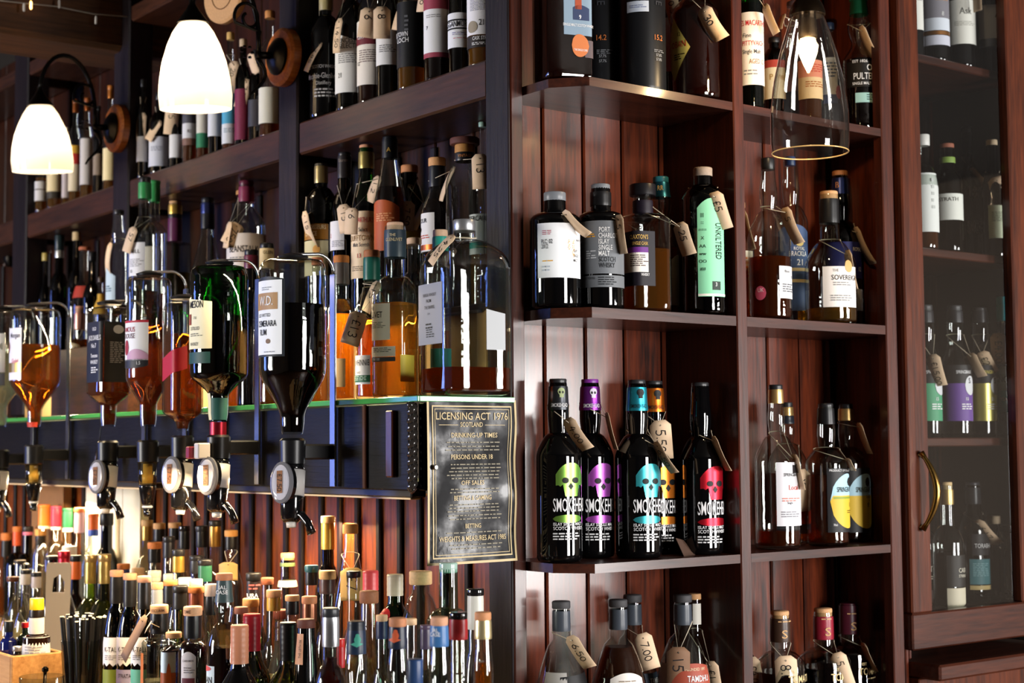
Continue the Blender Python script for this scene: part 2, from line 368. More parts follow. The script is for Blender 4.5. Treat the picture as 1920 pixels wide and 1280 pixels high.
# black box beam under the glass shelf
bb = empty('black_box_beam', (XG, YP, 1.434)); tag_thing(bb, 'black painted timber box beam carrying the glass shelf', 'beam')
box('fascia_board', XG + .002, XG + .02, 2.085, 4.55, 1.434, 1.5735, W_BLACK, bb)
box('end_board', XG + .02, XP - .006, YP + .003, YP + .02, 1.434, 1.5735, W_BLACKX, bb)
box('bottom_board', XG + .021, XP - .006, 2.0855, 4.55, 1.436, 1.448, W_BLACK, bb)
box('cover_strip', XG - .004, XG + .0015, 2.205, 2.215, 1.436, 1.573, mat('#4a2a1c', 'plastic'), bb)
box('cover_strip', XG - .008, XG + .0015, 2.118, 2.138, 1.455, 1.562, W_UPR, bb)
pts = [(XG + .004 + .003 * math.cos(i * 1.1), YP + .012 + .003 * math.sin(i * 1.1), 1.434 + i * .1385 / 60) for i in range(61)]
tube('twisted_corner_trim', [Vector(p) - world_loc(bb) for p in pts], .0065, mat('#2a2624', 'gloss'), bb, 8)
# glass shelf, green at the edge
M_GEDGE = newmat('glass_edge_green')[0]; _b = M_GEDGE.node_tree.nodes['Principled BSDF']
_b.inputs['Base Color'].default_value = rgb('#4fae5a'); _b.inputs['Roughness'].default_value = .15; _b.inputs['Transmission Weight'].default_value = .35; _b.inputs['IOR'].default_value = 1.5
gs = empty('glass_shelf', (XG, 2.06, 1.5745)); tag_thing(gs, 'long glass shelf with bright green edge under the front bottles', 'shelf')
def flat(name, x0, x1, y0, y1, z, m, parent):
    c = world_loc(parent); return obj(name, [Vector(v) - c for v in ((x0, y0, z), (x1, y0, z), (x1, y1, z), (x0, y1, z))], [(0, 1, 2, 3)], m, parent)
box('front_edge', XG - .004, XG, 2.05, 4.55, 1.5745, 1.5835, M_GEDGE, gs, .001)
box('end_edge', XG, XP - .006, 2.05, 2.054, 1.5745, 1.5835, M_GEDGE, gs, .001)
flat('pane', XG, XP - .006, 2.054, 4.55, 1.5833, glassmat('#d8efdc', 1.2), gs)
flat('pane', XP - .006, XP + .15, 2.135, 4.55, 1.5833, glassmat('#d8efdc', 1.2), gs)
# ================================================================== notice on the end of the box beam
sg = empty('notice_board', (1.487, YP - .006, 1.316)); tag_thing(sg, 'worn black licensing notice with gold border and lettering, fixed beside the corner post', 'sign')
SX0, SX1, SZ0, SZ1 = 1.398, 1.576, 1.317, 1.5785; SY = YP - .0045
GOLD = mat('#c9b489', 'paper')
m, nt, b = newmat('laminated_notice'); N, L = nt.nodes, nt.links
n = N.new('ShaderNodeTexNoise'); n.inputs['Scale'].default_value = 9; n.inputs['Detail'].default_value = 7; t = N.new('ShaderNodeTexCoord'); L.new(t.outputs['Object'], n.inputs['Vector'])
r = N.new('ShaderNodeValToRGB'); r.color_ramp.elements[0].position = .45; r.color_ramp.elements[1].position = .75; r.color_ramp.elements[0].color = rgb('#0d0d10'); r.color_ramp.elements[1].color = rgb('#2a2a2e')
L.new(n.outputs['Fac'], r.inputs[0]); L.new(r.outputs[0], b.inputs['Base Color']); b.inputs['Specular IOR Level'].default_value = .16
n2 = N.new('ShaderNodeTexNoise'); n2.inputs['Scale'].default_value = 14; n2.inputs['Detail'].default_value = 5; L.new(t.outputs['Object'], n2.inputs['Vector']); r2 = N.new('ShaderNodeValToRGB'); r2.color_ramp.elements[0].position = .42; r2.color_ramp.elements[1].position = .6; r2.color_ramp.elements[0].color = (.12, .12, .12, 1); r2.color_ramp.elements[1].color = (.6, .6, .6, 1); L.new(n2.outputs['Fac'], r2.inputs[0]); L.new(r2.outputs[0], b.inputs['Roughness'])
bp = N.new('ShaderNodeBump'); bp.inputs['Strength'].default_value = .25; bp.inputs['Distance'].default_value = .006; L.new(n.outputs['Fac'], bp.inputs['Height']); L.new(bp.outputs[0], b.inputs['Normal'])
V, Fc = [], []; nx, nz = 18, 22      # the plastic sheet is warped
def swarp(u, v): return -.004 - .006 * (.5 + .5 * math.sin(u * 3.3 + v * 2.1 + .6)) - .004 * math.sin(v * 7 + u * 2) ** 2 * u
for j in range(nz + 1):
    for i in range(nx + 1):
        u, v = i / nx, j / nz; V.append((SX0 + (SX1 - SX0) * u - 1.487, SY + swarp(u, v) - (YP - .006), (SZ1 - SZ0) * v + .001))
for j in range(nz):
    for i in range(nx): a = j * (nx + 1) + i; Fc.append((a, a + 1, a + nx + 2, a + nx + 1))
obj('plate', V, Fc, m, sg, True)
def sign_print(name, items, mm):
    V, Fc = [], []
    for (vs, fs) in items:
        k = len(V)
        for (u, v) in vs: V.append((SX0 + (SX1 - SX0) * u - 1.487, SY + swarp(u, v) - .0012 - (YP - .006), (SZ1 - SZ0) * v + .001))
        Fc += [tuple(i + k for i in f) for f in fs]
    return obj(name, V, Fc, mm, sg)
def srect(u0, u1, v0, v1, n=14):
    if u1 - u0 > v1 - v0: vs = [(u0 + (u1 - u0) * i / n, v) for i in range(n + 1) for v in (v0, v1)]
    else: vs = [(u, v0 + (v1 - v0) * i / n) for i in range(n + 1) for u in (u0, u1)]
    return vs, [(2 * i, 2 * i + 2, 2 * i + 3, 2 * i + 1) for i in range(n)]
def stext(s, uc, v, h, w=None):
    vs, fs, tw = textgeo(s); hh = h / (SZ1 - SZ0); sx = (w * (SX1 - SX0) / tw) / (SX1 - SX0) if w else h / (SX1 - SX0)
    return [(uc + (x - tw / 2) * sx, v + y * hh) for x, y in vs], fs
it = []
for d, wd_ in ((.0, .022), (.055, .012), (.085, .005)):
    vd = d * (SX1 - SX0) / (SZ1 - SZ0); vw = wd_ * (SX1 - SX0) / (SZ1 - SZ0)
    it += [srect(d, 1 - d, vd, vd + vw), srect(d, 1 - d, 1 - vd - vw, 1 - vd), srect(d, d + wd_, vd, 1 - vd), srect(1 - d - wd_, 1 - d, vd, 1 - vd)]
sign_print('border', it, GOLD)
it = [stext('LICENSING ACT 1976', .5, .877, .0115, .8), stext('SCOTLAND', .5, .833, .0075, .25), srect(.13, .35, .843, .846), srect(.65, .87, .843, .846),
      stext('DRINKING-UP TIMES', .53, .768, .0075, .52), stext('PERSONS UNDER 18', .5, .635, .0075, .48), stext('OFF SALES', .5, .478, .007, .26),
      stext('BETTING & GAMING', .5, .385, .0075, .42), stext('BETTING', .5, .215, .007, .18), stext('WEIGHTS & MEASURES ACT 1985', .5, .138, .008, .76)]
for q_ in it: sign_print('lettering', [q_], GOLD)
it = []; rr = random.Random(3)
for v in (.735, .71, .688, .6, .578, .557, .535, .515, .45, .43, .355, .335, .315, .29, .268, .186, .112, .09):
    u = .2 + rr.random() * .06
    while u < .8: l = .015 + .05 * rr.random(); it.append(srect(u, min(u + l, .83), v, v + .006, 2)); u += l + .012
sign_print('fine_print', it, mat('#8d8571', 'paper'))['kind'] = 'stuff'
lathe('screw', [(0, .0035), (.001, .0045), (.003, .003)], mat('#8a857c', 'metal'), sg, 10, (SX0 + .013 - 1.487, -.012, .155)).rotation_euler = (math.pi / 2, 0, 0)
# ================================================================== glazed cabinet at the far end
cb = empty('glazed_cabinet', (2.63, 2.05, 0)); tag_thing(cb, 'tall dark wood cabinet with a glazed door and shelves of bottles', 'cabinet')
M_IN = mat('#2a2826', 'plastic'); CX0, CX1, CYB = 2.423, 2.872, 2.21
box('side_panel', 2.4565, 2.464, YF + .02, CYB, 1.09, ZC - .03, W_UPR, cb); box('side_panel', CX1, CX1 + .02, YF + .01, CYB, 1.09, ZC - .03, M_IN, cb)
box('back_panel', 2.464, CX1, CYB, CYB + .012, 1.09, ZC - .03, M_IN, cb); box('corner_strip', CX1 - .028, CX1, CYB - .016, CYB, 1.09, ZC - .03, W_UPR, cb)
for z in (2.285, 1.893, 1.514, 1.172): box('shelf', 2.4645, CX1 - .001, YF + .03, CYB - .001, z - .017, z, W_DOORX, cb)
dr = empty('door', (2.43 - 2.63, YF - .012 - 2.05, 1.115)); dr.parent = cb
DY0, DY1 = YF - .016, YF + .008
box('stile', 2.4235, 2.485, DY0, DY1, 1.181, 2.66, W_DOOR, dr, .003); box('stile', 2.772, 2.85, DY0, DY1, 1.181, 2.66, W_DOOR, dr, .003)
box('rail', 2.4235, 2.85, DY0, DY1, 1.112, 1.1805, W_DOORX, dr, .003); box('rail', 2.4235, 2.85, DY0, DY1, 2.661, 2.73, W_DOORX, dr, .003)
c0 = world_loc(dr)
obj('pane', [Vector(v) - c0 for v in ((2.483, YF - .003, 1.18), (2.774, YF - .003, 1.18), (2.774, YF - .003, 2.664), (2.483, YF - .003, 2.664))], [(0, 1, 2, 3)], glassmat('#eef0f0', 1.9, .8), dr)
hp = []
for i in range(15):
    t = i / 14; s = math.sin(t * math.pi); hp.append(Vector((2.455 + .012 * s, DY0 - .004 - .026 * s ** .8, 1.34 + .145 * t)))
tube('handle', [p - c0 for p in hp], [.0035 + .004 * math.sin(i / 14 * math.pi) + (.004 if i in (0, 14) else 0) for i in range(15)], mat('#8a6d3a', 'metal'), dr, 8)
bs = empty('base_cupboard', (2.8, 2.05, 0)); tag_thing(bs, 'dark base cupboard with a projecting ledge under the glazed cabinet', 'cupboard')
box('ledge', 2.458, 3.3, YF - .05, CYB, 1.055, 1.085, W_DOORX, bs, .004); box('carcass', 2.458, 3.3, YF, CYB, .02, 1.0545, W_DOOR, bs)
# ================================================================== counter with a stepped back
ct = empty('bar_counter', (XP - .3, 3, 0)); tag_thing(ct, 'dark bar counter crowded with bottles below the plank wall', 'counter')
ZT, ZS = .95, 1.055; W_TOP = wood('pale_bounce_worktop', '#a8865a', '#d0b080', 'Y', .35, .2)  # worktop and step made pale to bounce light up into the bottles
box('worktop', XP - .62, XP - .008, 1.6, 4.6, ZT - .04, ZT, W_TOP, ct); box('step', XP - .125, XP - .008, 2.14, 4.6, ZT + .0005, ZS, W_TOP, ct)
box('carcass', XP - .58, XP - .01, 1.62, 4.6, .02, ZT - .0405, W_LBACK, ct)
# warm strip lamps fixed under the box beam
for i, (y0, y1, pw) in enumerate(((2.12, 3.05, 25), (3.1, 4.4, 34))):
    sl = empty('strip_lamp', (XG + .045, (y0 + y1) / 2, 1.41)); tag_thing(sl, ('warm strip lamp under the box beam near the corner', 'warm strip lamp under the box beam towards the far end')[i], 'lamp', 'strip lamps under the beam')
    box('housing', XG + .03, XG + .06, y0, y1, 1.4215, 1.4355, mat('#3a3632', 'plastic'), sl); box('diffuser', XG + .035, XG + .055, y0 + .01, y1 - .01, 1.418, 1.4214, mat('#ffe0b0', 'plastic'), sl)
    area('strip_lamp_light', (XG + .045, (y0 + y1) / 2, 1.414), (-.35, 0, -1), .03, y1 - y0, pw, (1, .72, .4)).parent = None
box('added_reflector_panel', XP - .003, XP + .003, 2.1315, 4.29, 1.5855, 1.7345, mat('#d2a869', 'plastic'), lu)  # added pale panel, throws the tier light forward through the amber bottles
for i, (y0, y1) in enumerate(((2.14, 2.77), (2.86, 3.6), (3.71, 4.28))):  # added light strips that backlight the amber bottles on the glass shelf
    sl = empty('shelf_lamp', (XP - .01, (y0 + y1) / 2, 1.728)); tag_thing(sl, 'added slim warm backlight strip under the raised tier, %s bay' % ('corner', 'middle', 'far')[i], 'lamp', 'added backlight strips under the raised tier')
    box('housing', XP - .014, XP - .004, y0, y1, 1.73, 1.735, mat('#3a3632', 'plastic'), sl)
    area('shelf_lamp_light', (XP - .009, (y0 + y1) / 2, 1.728), (-.35, 0, -1), .008, y1 - y0, 11.0, (1, .76, .44))
# ================================================================== bottles
def interp(tab, z):
    if z <= tab[0][0]: return tab[0][1:]
    for a, b in zip(tab[:-1], tab[1:]):
        if z <= b[0]:
            t = (z - a[0]) / ((b[0] - a[0]) or 1e-9); return tuple(p + (q - p) * t for p, q in zip(a[1:], b[1:]))
    return tab[-1][1:]
ROWS = {}     # name: axis, plane, base height, words for the place
def row(n, axis, plane, z, place): ROWS[n] = (axis, plane, z, place)
row('A1', 'y', YF + .062, 2.108, 'on the top corner shelf'); row('A1b', 'y', YF + .135, 2.108, 'at the back of the top corner shelf')
row('A2', 'y', YF + .062, 1.728, 'on the second corner shelf'); row('A2b', 'y', YF + .135, 1.728, 'at the back of the second corner shelf')
row('A3', 'y', YF + .058, 1.313, 'on the third corner shelf'); row('A3b', 'y', YF + .12, 1.313, 'at the back of the third corner shelf')
row('A4', 'y', YF + .062, .94, 'on the lowest corner shelf'); row('A4b', 'y', YF + .135, .94, 'at the back of the lowest corner shelf')
row('B1', 'y', YF + .055, 2.108, 'on the top shelf behind the clear lamp'); row('B1b', 'y', YF + .125, 2.108, 'at the back of the shelf behind the clear lamp')
row('B2', 'y', YF + .055, 1.728, 'on the second shelf next to the cabinet'); row('B2b', 'y', YF + .13, 1.728, 'at the back of the second shelf next to the cabinet')
row('B3', 'y', YF + .055, 1.313, 'on the third shelf next to the cabinet'); row('B3b', 'y', YF + .125, 1.313, 'at the back of the third shelf next to the cabinet')
row('B4', 'y', YF + .062, .94, 'on the lowest shelf next to the cabinet'); row('B4b', 'y', YF + .135, .94, 'at the back of the lowest shelf next to the cabinet')
for i, z in enumerate((2.285, 1.893, 1.514, 1.172)):
    row('C%d' % (i + 1), 'y', YF + .075, z, 'behind the glass door, %s cabinet shelf' % ('top', 'second', 'third', 'lowest')[i])
    row('C%db' % (i + 1), 'y', YF + .145, z, 'at the back of the %s cabinet shelf' % ('top', 'second', 'third', 'lowest')[i])
row('D1', 'x', XP + .05, 2.165, 'on the high shelf by the corner post'); row('D1b', 'x', XP + .11, 2.165, 'at the back of the high shelf by the corner post')
row('D2', 'x', XP + .045, 2.165, 'on the high shelf behind the nearer lamp'); row('D2b', 'x', XP + .11, 2.165, 'at the back of the high shelf behind the nearer lamp')
row('D3', 'x', XP + .045, 2.165, 'on the high shelf behind the farther lamp'); row('D3b', 'x', XP + .11, 2.165, 'at the back of the high shelf behind the farther lamp')
row('E1', 'x', XP + .046, 1.748, 'on the raised tier by the corner post'); row('E1b', 'x', XP + .11, 1.748, 'at the back of the raised tier by the corner post')
row('E2', 'x', XP + .05, 1.748, 'on the raised tier beyond the middle post'); row('E2b', 'x', XP + .11, 1.748, 'at the back of the raised tier beyond the middle post')
row('E3', 'x', XP + .05, 1.748, 'on the raised tier at the dim far end'); row('E3b', 'x', XP + .11, 1.748, 'at the back of the raised tier at the dim far end')
row('F', 'x', XP - .115, 1.584, 'on the glass shelf'); row('Fb', 'x', XP - .045, 1.584, 'at the back of the glass shelf')
row('HB', 'x', XP - .085, 1.748, 'on the block in front of the far post'); row('O', 'x', XG - .085, 1.45, 'hanging upside down in an optic')
for i in range(5): row('G%d' % i, 'x', XP - (.062, .155, .235, .315, .40)[i], ZS if i == 0 else ZT, 'on the counter, %s row' % ('back', 'fourth', 'third', 'second', 'front')[i])
PLACED = []
def bounds(rw):
    c = rw[0]
    if c == 'A': return 'y', 1.6, 1.981, YF + .004, YB - .001, 1.0
    if c == 'B': return 'y', 2.009, 2.445, YF + .004, YB - .001, 1.0
    if c == 'C': return 'y', 2.465, 2.871, YF + .032, 2.208, 1.0
    if c in 'DE': lo, hi = {'1': (2.132, 2.774), '2': (2.854, 3.607), '3': (3.701, 4.299), '4': (4.41, 5.2)}[rw[1]]; return 'x', lo, hi, XP + .002, XP + .15, 1.0
    if c == 'F': return 'x', 2.052, 4.54, XG + .002, XP - .004, 1.0
    if c == 'G': return 'x', 1.65, 4.6, (XP - .62 if rw[1] != '0' else XP - .12), (XP - .13 if rw[1] != '0' else XP - .008), 1.0
    return None
def settle(rw, px, py, z0, H, rl, plane, wpx):
    """slide a bottle along its sight line until it touches neither its bay nor its neighbours"""
    bd = bounds(rw)
    if not bd: return plane
    ax, lo, hi, f0, f1, _ = bd; best = None
    for q in range(0, 120):
        off = .003 * ((q + 1) // 2) * (1 if q % 2 else -1); c = plane + off
        P = atx(px, py, c) if ax == 'x' else aty(px, py, c); r = wpx / 2 * depth(P) / FPX * rl
        if not (f0 + r * .72 <= c <= f1 - r): continue
        t = P.y if ax == 'x' else P.x; bad = max(0, lo + r - t) + max(0, t - hi + r)
        if rw[0] == 'B' and c - r < YF + .022: bad += max(0, t + r * .8 - 2.384)
        for (ox, oy, orr, oz, oh) in PLACED:
            if oz < z0 + H and z0 < oz + oh: bad += max(0, r + orr + .0008 - math.hypot(P.x - ox, P.y - oy))
        if bad < 1e-6: return c
        if best is None or bad + abs(off) * .02 < best[0]: best = (bad + abs(off) * .02, c)
    if best is None: return plane
    print('TIGHT', rw, px, round(best[0], 4)); return best[1]
def at_plane(axis, c, px, py): return atx(px, py, c) if axis == 'x' else aty(px, py, c)
class Bottle: pass
STOP = {'a', 'an', 'the', 'and', 'with', 'of', 'in', 'on', 'by', 'behind', 'between', 'beside', 'to', 'at', 'its', 'round', 'topped'}
def clip(t, n):
    w = t.split()
    if len(w) <= n: return t
    w = w[:n]
    while w and w[-1].strip(',') in STOP: w.pop()
    return ' '.join(w).rstrip(',')
GLASS = {'clear': '#eef2ee', 'green': '#2f8a3a', 'dgreen': '#2c4a18', 'olive': '#8fa03a', 'amber': '#7a3a10', 'aqua': '#bfe0d0', 'blue': '#16306e', 'smoke': '#4a4d48'}
def smoothstep(t): return t * t * (3 - 2 * t)
def bottle(rw, px, top, w, desc, glass='clear', sh=.58, nk=.72, nr=None, cap=None, foil=(), liq=None, labs=(), k=0., asp=1., rot=0., shape='round',
           H=None, name='whisky_bottle', inv=False, place=None, cat='bottle', dx=0., base=None, group=None, neckbulge=0., ringy=None, label=None):
    axis, plane, z0, plc = ROWS[rw]; plane = plane + dx
    if base: z0 = base
    ym = top if H is None else 200
    Pm = at_plane(axis, plane, px, ym); dp = depth(Pm)
    def zof(py): return at_plane(axis, plane, px, py).z
    plane = settle(rw, px, 200 if H else top + 100, z0, H or .3, {0: 1.0}.get(k, 1.08), plane, w)
    Pm = at_plane(axis, plane, px, ym); dp = depth(Pm)
    B = Bottle(); B.px = px; B.zof = zof; B.axis, B.plane = axis, plane
    ztop = z0 + H if H else zof(top)
    sq = 1.0
    if rw[0] == 'E' and ztop > 2.0955: sq = (2.0955 - z0) / (ztop - z0); ztop = 2.0955
    HT = ztop - z0
    rlat = w / 2 * dp / FPX
    n_exp = 2 + k * 7
    def sec(a, kk):
        if kk <= .001 and asp == 1: return 1.0
        e = 2 + kk * 7; q = 1 + (asp - 1) * min(1, kk * 1.5)
        return (abs(math.cos(a)) ** e + abs(math.sin(a) / q) ** e) ** (-1 / e)
    # world position: axis under the ray of px; th = angle round the bottle, 0 faces the camera
    P = at_plane(axis, plane, px, (top + 100) if H is None else 200); P = Vector((P.x, P.y, z0 + .0008))
    azc = math.atan2(-P.y, -P.x)
    rotw = azc + math.radians(rot)           # rot: turn of the flat front against the camera direction
    mx = max(abs(sec(math.radians(a) - math.radians(rot), k) * math.sin(math.radians(a))) for a in range(0, 360, 3))
    r = rlat / mx
    nr_ = (nr / 2 * dp / FPX) if nr else min(.0145, r * .42)
    # heights: sh, nk are fractions of the height or, above 1, rows of the photo
    def hz(v): return v * HT if 0 < v <= 1 else (zof(v) - z0) * sq
    if inv: top_h = HT; f_ = lambda h: h
    capz = HT; prof = []
    if inv:
        s_, n_ = hz(sh), hz(nk)          # s_: where the body starts (above), n_: neck end (below)
        prof = [(0, nr_ * .9, 0), (.012, nr_, 0), (n_, nr_ * 1.05, 0)]
        for i in range(1, 10): t = i / 10; prof.append((n_ + (s_ - n_) * t, nr_ + (r - nr_) * smoothstep(t), k * smoothstep(t)))
        prof += [(s_, r, k), (HT - .02, r, k), (HT - .008, r * .965, k), (HT - .002, r * .87, k), (HT, r * .7, k)]
    else:
        s_, n_ = hz(sh), hz(nk); glass_top = HT - (.006 if cap else 0)
        prof = [(0, r * .8, k), (.0015, r * .93, k), (.006, r * .99, k), (.012, r, k), (s_, r, k)]
        N_ = 9
        for i in range(1, N_):
            t = i / N_
            if shape == 'round': q = 1 - (1 - math.sqrt(max(0, 1 - t * t))) * .62 - .38 * smoothstep(t)
            elif shape == 'flat': q = math.sqrt(max(0, 1 - t ** 2.2))
            elif shape == 'slope': q = 1 - t
            else: q = 1 - smoothstep(t)
            prof.append((s_ + (n_ - s_) * t, nr_ + (r - nr_) * q, k * (1 - smoothstep(t))))
        prof.append((n_, nr_, 0))
        if neckbulge:
            for i in range(1, 8): t = i / 8; prof.append((n_ + (glass_top - n_) * t * .7, nr_ * (1 + neckbulge * math.sin(t * math.pi) ** 1.3), 0))
        prof += [(glass_top - .004, nr_ * .97, 0), (glass_top, nr_ * .93, 0)]
    prof.sort(key=lambda p: p[0])
    def R(th, z, off=0):                       # point of the outside at angle th and height z above the base
        rr, kk = interp(prof, z); a = azc + th; q = rr * sec(a - rotw, kk) + off
        return Vector((q * math.cos(a), q * math.sin(a), z))
    PLACED.append((P.x, P.y, r if not k else r * 1.08, z0, HT))
    root = empty(name, P); B.root = root; B.P = P; B.R = R; B.r = r; B.dp = dp; B.desc = desc; B.prof = prof; B.HT = HT; B.nz = n_; B.nr = nr_; B.azc = azc; B.rw = rw
    full = label or (desc + ' ' + (place if place is not None else plc))
    tag_thing(root, full if len(full.split()) <= 16 else clip(desc, 16), cat, group)
    nseg = 28 if k else 24
    V, Fc = lathegeo(prof, nseg, sec, rotw); n = nseg
    Fc = [tuple(range(n))[::-1]] + Fc + ([tuple(range(len(V) - n, len(V)))] if inv else [])
    if glass.startswith('#') or glass == 'black': gm = mat('#050506' if glass == 'black' else glass, 'blackglass')
    elif glass.startswith('m'): gm = mat('#' + glass[1:], 'plastic')
    else: gm = glassmat(GLASS[glass], 1.7 if glass in ('clear', 'aqua', 'olive') else 1.2, .62 if glass in ('clear', 'aqua') else .4, .12 if k else .3)
    o = obj('glass_body', V, Fc, gm, root); autosmooth(o.data, 50)
    # liquid inside the glass
    if liq:
        lc, ly = liq; lz = hz(ly)
        zs = sorted(set([.007, .014] + [p[0] for p in prof if .014 < p[0] < lz - .001] + [lz])) if not inv else sorted(set([.004] + [p[0] for p in prof if .004 < p[0] < lz - .001] + [lz]))
        pr = []
        for z in zs: rr, kk = interp(prof, z); pr.append((z, max(rr - .0025, .002), kk))
        V, Fc = lathegeo(pr, nseg, sec, rotw); Fc = [tuple(range(n))[::-1]] + Fc + [tuple(range(len(V) - n, len(V)))]
        o = obj('liquid', V, Fc, liquid(lc), root); autosmooth(o.data, 50)
    # capsule round the neck, upper edge first
    zc0 = HT
    if cap: zc0 = hz(cap[2])
    zprev = zc0
    for i, fo in enumerate(foil):
        kind, fc, fy = fo[:3]; z1 = hz(fy); zt = (hz(fo[3]) if len(fo) > 3 else zprev)
        pr = []
        for q in range(9):
            z = z1 + (zt - z1) * q / 8; pr.append((z, interp(prof, min(z, HT - .012))[0] + (.0013 if q not in (0, 8) else .0009), 0))
        V, Fc = lathegeo(pr, 20); o = obj('capsule' if i == 0 else 'capsule_band', V, Fc, mat(fc, kind), root); autosmooth(o.data, 60)
        zprev = z1
    if cap:
        kind, cc, cyy = cap[:3]; cw = (cap[3] / 2 * dp / FPX) if len(cap) > 3 else nr_ * 1.15; z1 = hz(cyy); e = min(.0022, (HT - z1) * .25)
        if kind == 'screw':
            nn = 40; pr = []
            st = max(1, int((HT - z1) / .008))
            V, Fc = [], []
            zz = [z1] + [z1 + (HT - z1) * q / (st * 3) for q in range(1, st * 3)] + [HT - e, HT]
            pr = [(z, cw * (.98 if i % 3 == 2 and i < len(zz) - 2 else 1) * (.93 if i == len(zz) - 1 else 1)) for i, z in enumerate(zz)]
            lathe('screw_cap', pr, mat(cc, 'foil' if len(cap) > 4 else 'plastic'), root, 24)
        else:
            m_ = mat(cc, {'cork': 'cork', 'cap': 'plastic', 'gloss': 'gloss', 'metal': 'foil', 'wood': 'cork'}[kind])
            lathe('stopper' if kind in ('cork', 'wood') else 'cap', [(z1, cw * .95), (z1 + e * .6, cw), (HT - e, cw), (HT - e * .3, cw * .965), (HT, cw * .9)], m_, root, 22)
    # angle where the outside shows at a photo column
    tabs = {}
    def th_of(pxx, z):
        key = round(z, 3)
        if key not in tabs:
            t = []
            for a in range(-100, 101, 4):
                v = R(math.radians(a), z); t.append((math.radians(a), v.x * CR.x + v.y * CR.y))
            tabs[key] = t
        want = (pxx - px) * dp / FPX; t = tabs[key]; best = None
        im = max(range(len(t)), key=lambda i: t[i][1]); il = min(range(len(t)), key=lambda i: t[i][1])
        if want >= t[im][1]: return t[im][0] + (want - t[im][1]) / r
        if want <= t[il][1]: return t[il][0] + (want - t[il][1]) / r
        for i in range(il, im):
            if t[i][1] <= want <= t[i + 1][1] or (i == im - 1): d = (t[i + 1][1] - t[i][1]) or 1e-9; return t[i][0] + (t[i + 1][0] - t[i][0]) * (want - t[i][1]) / d
        return 0
    B.th_of = th_of
    def arc_step(th0, z, s):                   # walk s metres round the outside
        n_ = max(1, int(abs(s) / .004)); th = th0
        for i in range(n_):
            d = .02; a, b = R(th, z), R(th + d, z); th += (s / n_) / max((b - a).length / d, 1e-4)
        return th
    for lb in labs:
        col, y0, y1, x0, x1 = lb[:5]; opt = lb[5] if len(lb) > 5 else {}; texts = lb[6] if len(lb) > 6 else []
        za, zb = hz(y1), hz(y0); zm = (za + zb) / 2
        t0, t1 = th_of(x0, zm), th_of(x1, zm); form = opt.get('f', 'rect'); nt_ = 14; nz_ = opt.get('nz', 4)
        off = opt.get('o', .0007)
        if col:
            V, Fc = [], []
            for i in range(nt_ + 1):
                u = i / nt_; th = t0 + (t1 - t0) * u; lo, hi = 0., 1.; q = 2 * u - 1
                if form == 'arch': hi = 1 - opt.get('a', .2) * q * q
                elif form == 'cup': lo = opt.get('a', .2) * q * q
                elif form == 'oval': s = math.sqrt(max(0, 1 - q * q)) * .5; lo, hi = .5 - s, .5 + s
                elif form == 'bowl': s = math.sqrt(max(0, 1 - q * q)) * .5; lo, hi = .5 - s, max(.5 - s, min(.5 + s, opt.get('a', .6)))
                elif form == 'diamond': lo, hi = .5 - .5 * (1 - abs(q)), .5 + .5 * (1 - abs(q))
                elif form == 'slant': hi = 1 - opt.get('a', .2) * u
                elif form == 'slantup': lo = opt.get('a', .25) * u; hi = 1 - opt.get('a', .25) * (1 - u)
                elif form == 'wave': lo = .06 * math.sin(u * 22); hi = 1 - .0
                elif form == 'skull': hi = 1 - .35 * abs(q) ** 2.5; lo = .0 if abs(q) < .55 else .32 + .05 * math.sin(u * 40)
                for j in range(nz_ + 1):
                    v = lo + (hi - lo) * j / nz_; V.append(R(th, za + (zb - za) * v, off))
            m_ = nz_ + 1
            for i in range(nt_):
                for j in range(nz_): a = i * m_ + j; Fc.append((a, a + m_, a + m_ + 1, a + 1))
            lo_ = obj(opt.get('n', 'label'), V, Fc, mat(col, opt.get('m', 'paper')), root, True)
        else: lo_ = root
        if texts:
            for tx in texts:
                V, Fc, mids, ms = [], [], [], []
                s, tx_px, ty, hpx, tc = tx[:5]; al = tx[5] if len(tx) > 5 else 'c'; xs = tx[6] if len(tx) > 6 else .85; vert = len(tx) > 7 and tx[7]
                zt = hz(ty); hh = hpx * dp / FPX; th0 = th_of(tx_px, zt)
                if mat(tc, 'ink') not in ms: ms.append(mat(tc, 'ink'))
                mi = ms.index(mat(tc, 'ink'))
                if s.startswith('=') and ',' in s:           # rows of small print too fine to read: '=n,width'
                    n_l, wpx = s[1:].split(','); g = []; rr = random.Random(int(px * 7 + ty)); wl = float(wpx) * dp / FPX
                    vs, fs = [], []
                    for li in range(int(n_l)):
                        xx = -wl / 2
                        while xx < wl / 2 * (.6 + .4 * rr.random()):
                            l_ = (.004 + .006 * rr.random()); k_ = len(vs); y_ = -li * hh * 2.1
                            vs += [(xx, y_), (xx + l_, y_), (xx + l_, y_ + hh), (xx, y_ + hh)]; fs.append((k_, k_ + 1, k_ + 2, k_ + 3)); xx += l_ + .0018
                    tw = 0; sx = sy = 1
                else:
                    vs, fs, tw = textgeo(s); sx, sy = hh * xs, hh
                ox = {'c': -tw * sx / 2, 'l': 0, 'r': -tw * sx}[al] if not vert else 0
                k_ = len(V); cache = {}
                for (x, y) in vs:
                    if vert: dxx, dzz = (y * sy, -x * sx) if vert == 1 else (-y * sy, x * sx)
                    else: dxx, dzz = x * sx + ox, y * sy
                    q = round(dxx, 4)
                    if q not in cache: cache[q] = arc_step(th0, zt, dxx)
                    V.append(R(cache[q], zt + dzz, off + .0006))
                Fc += [tuple(i + k_ for i in f) for f in fs]; mids += [mi] * len(fs)
                q_ = obj('fine_print' if s.startswith('=') and ',' in s else 'lettering', V, Fc, ms, lo_)
                if s.startswith('=') and ',' in s: q_['kind'] = 'stuff'
    return B
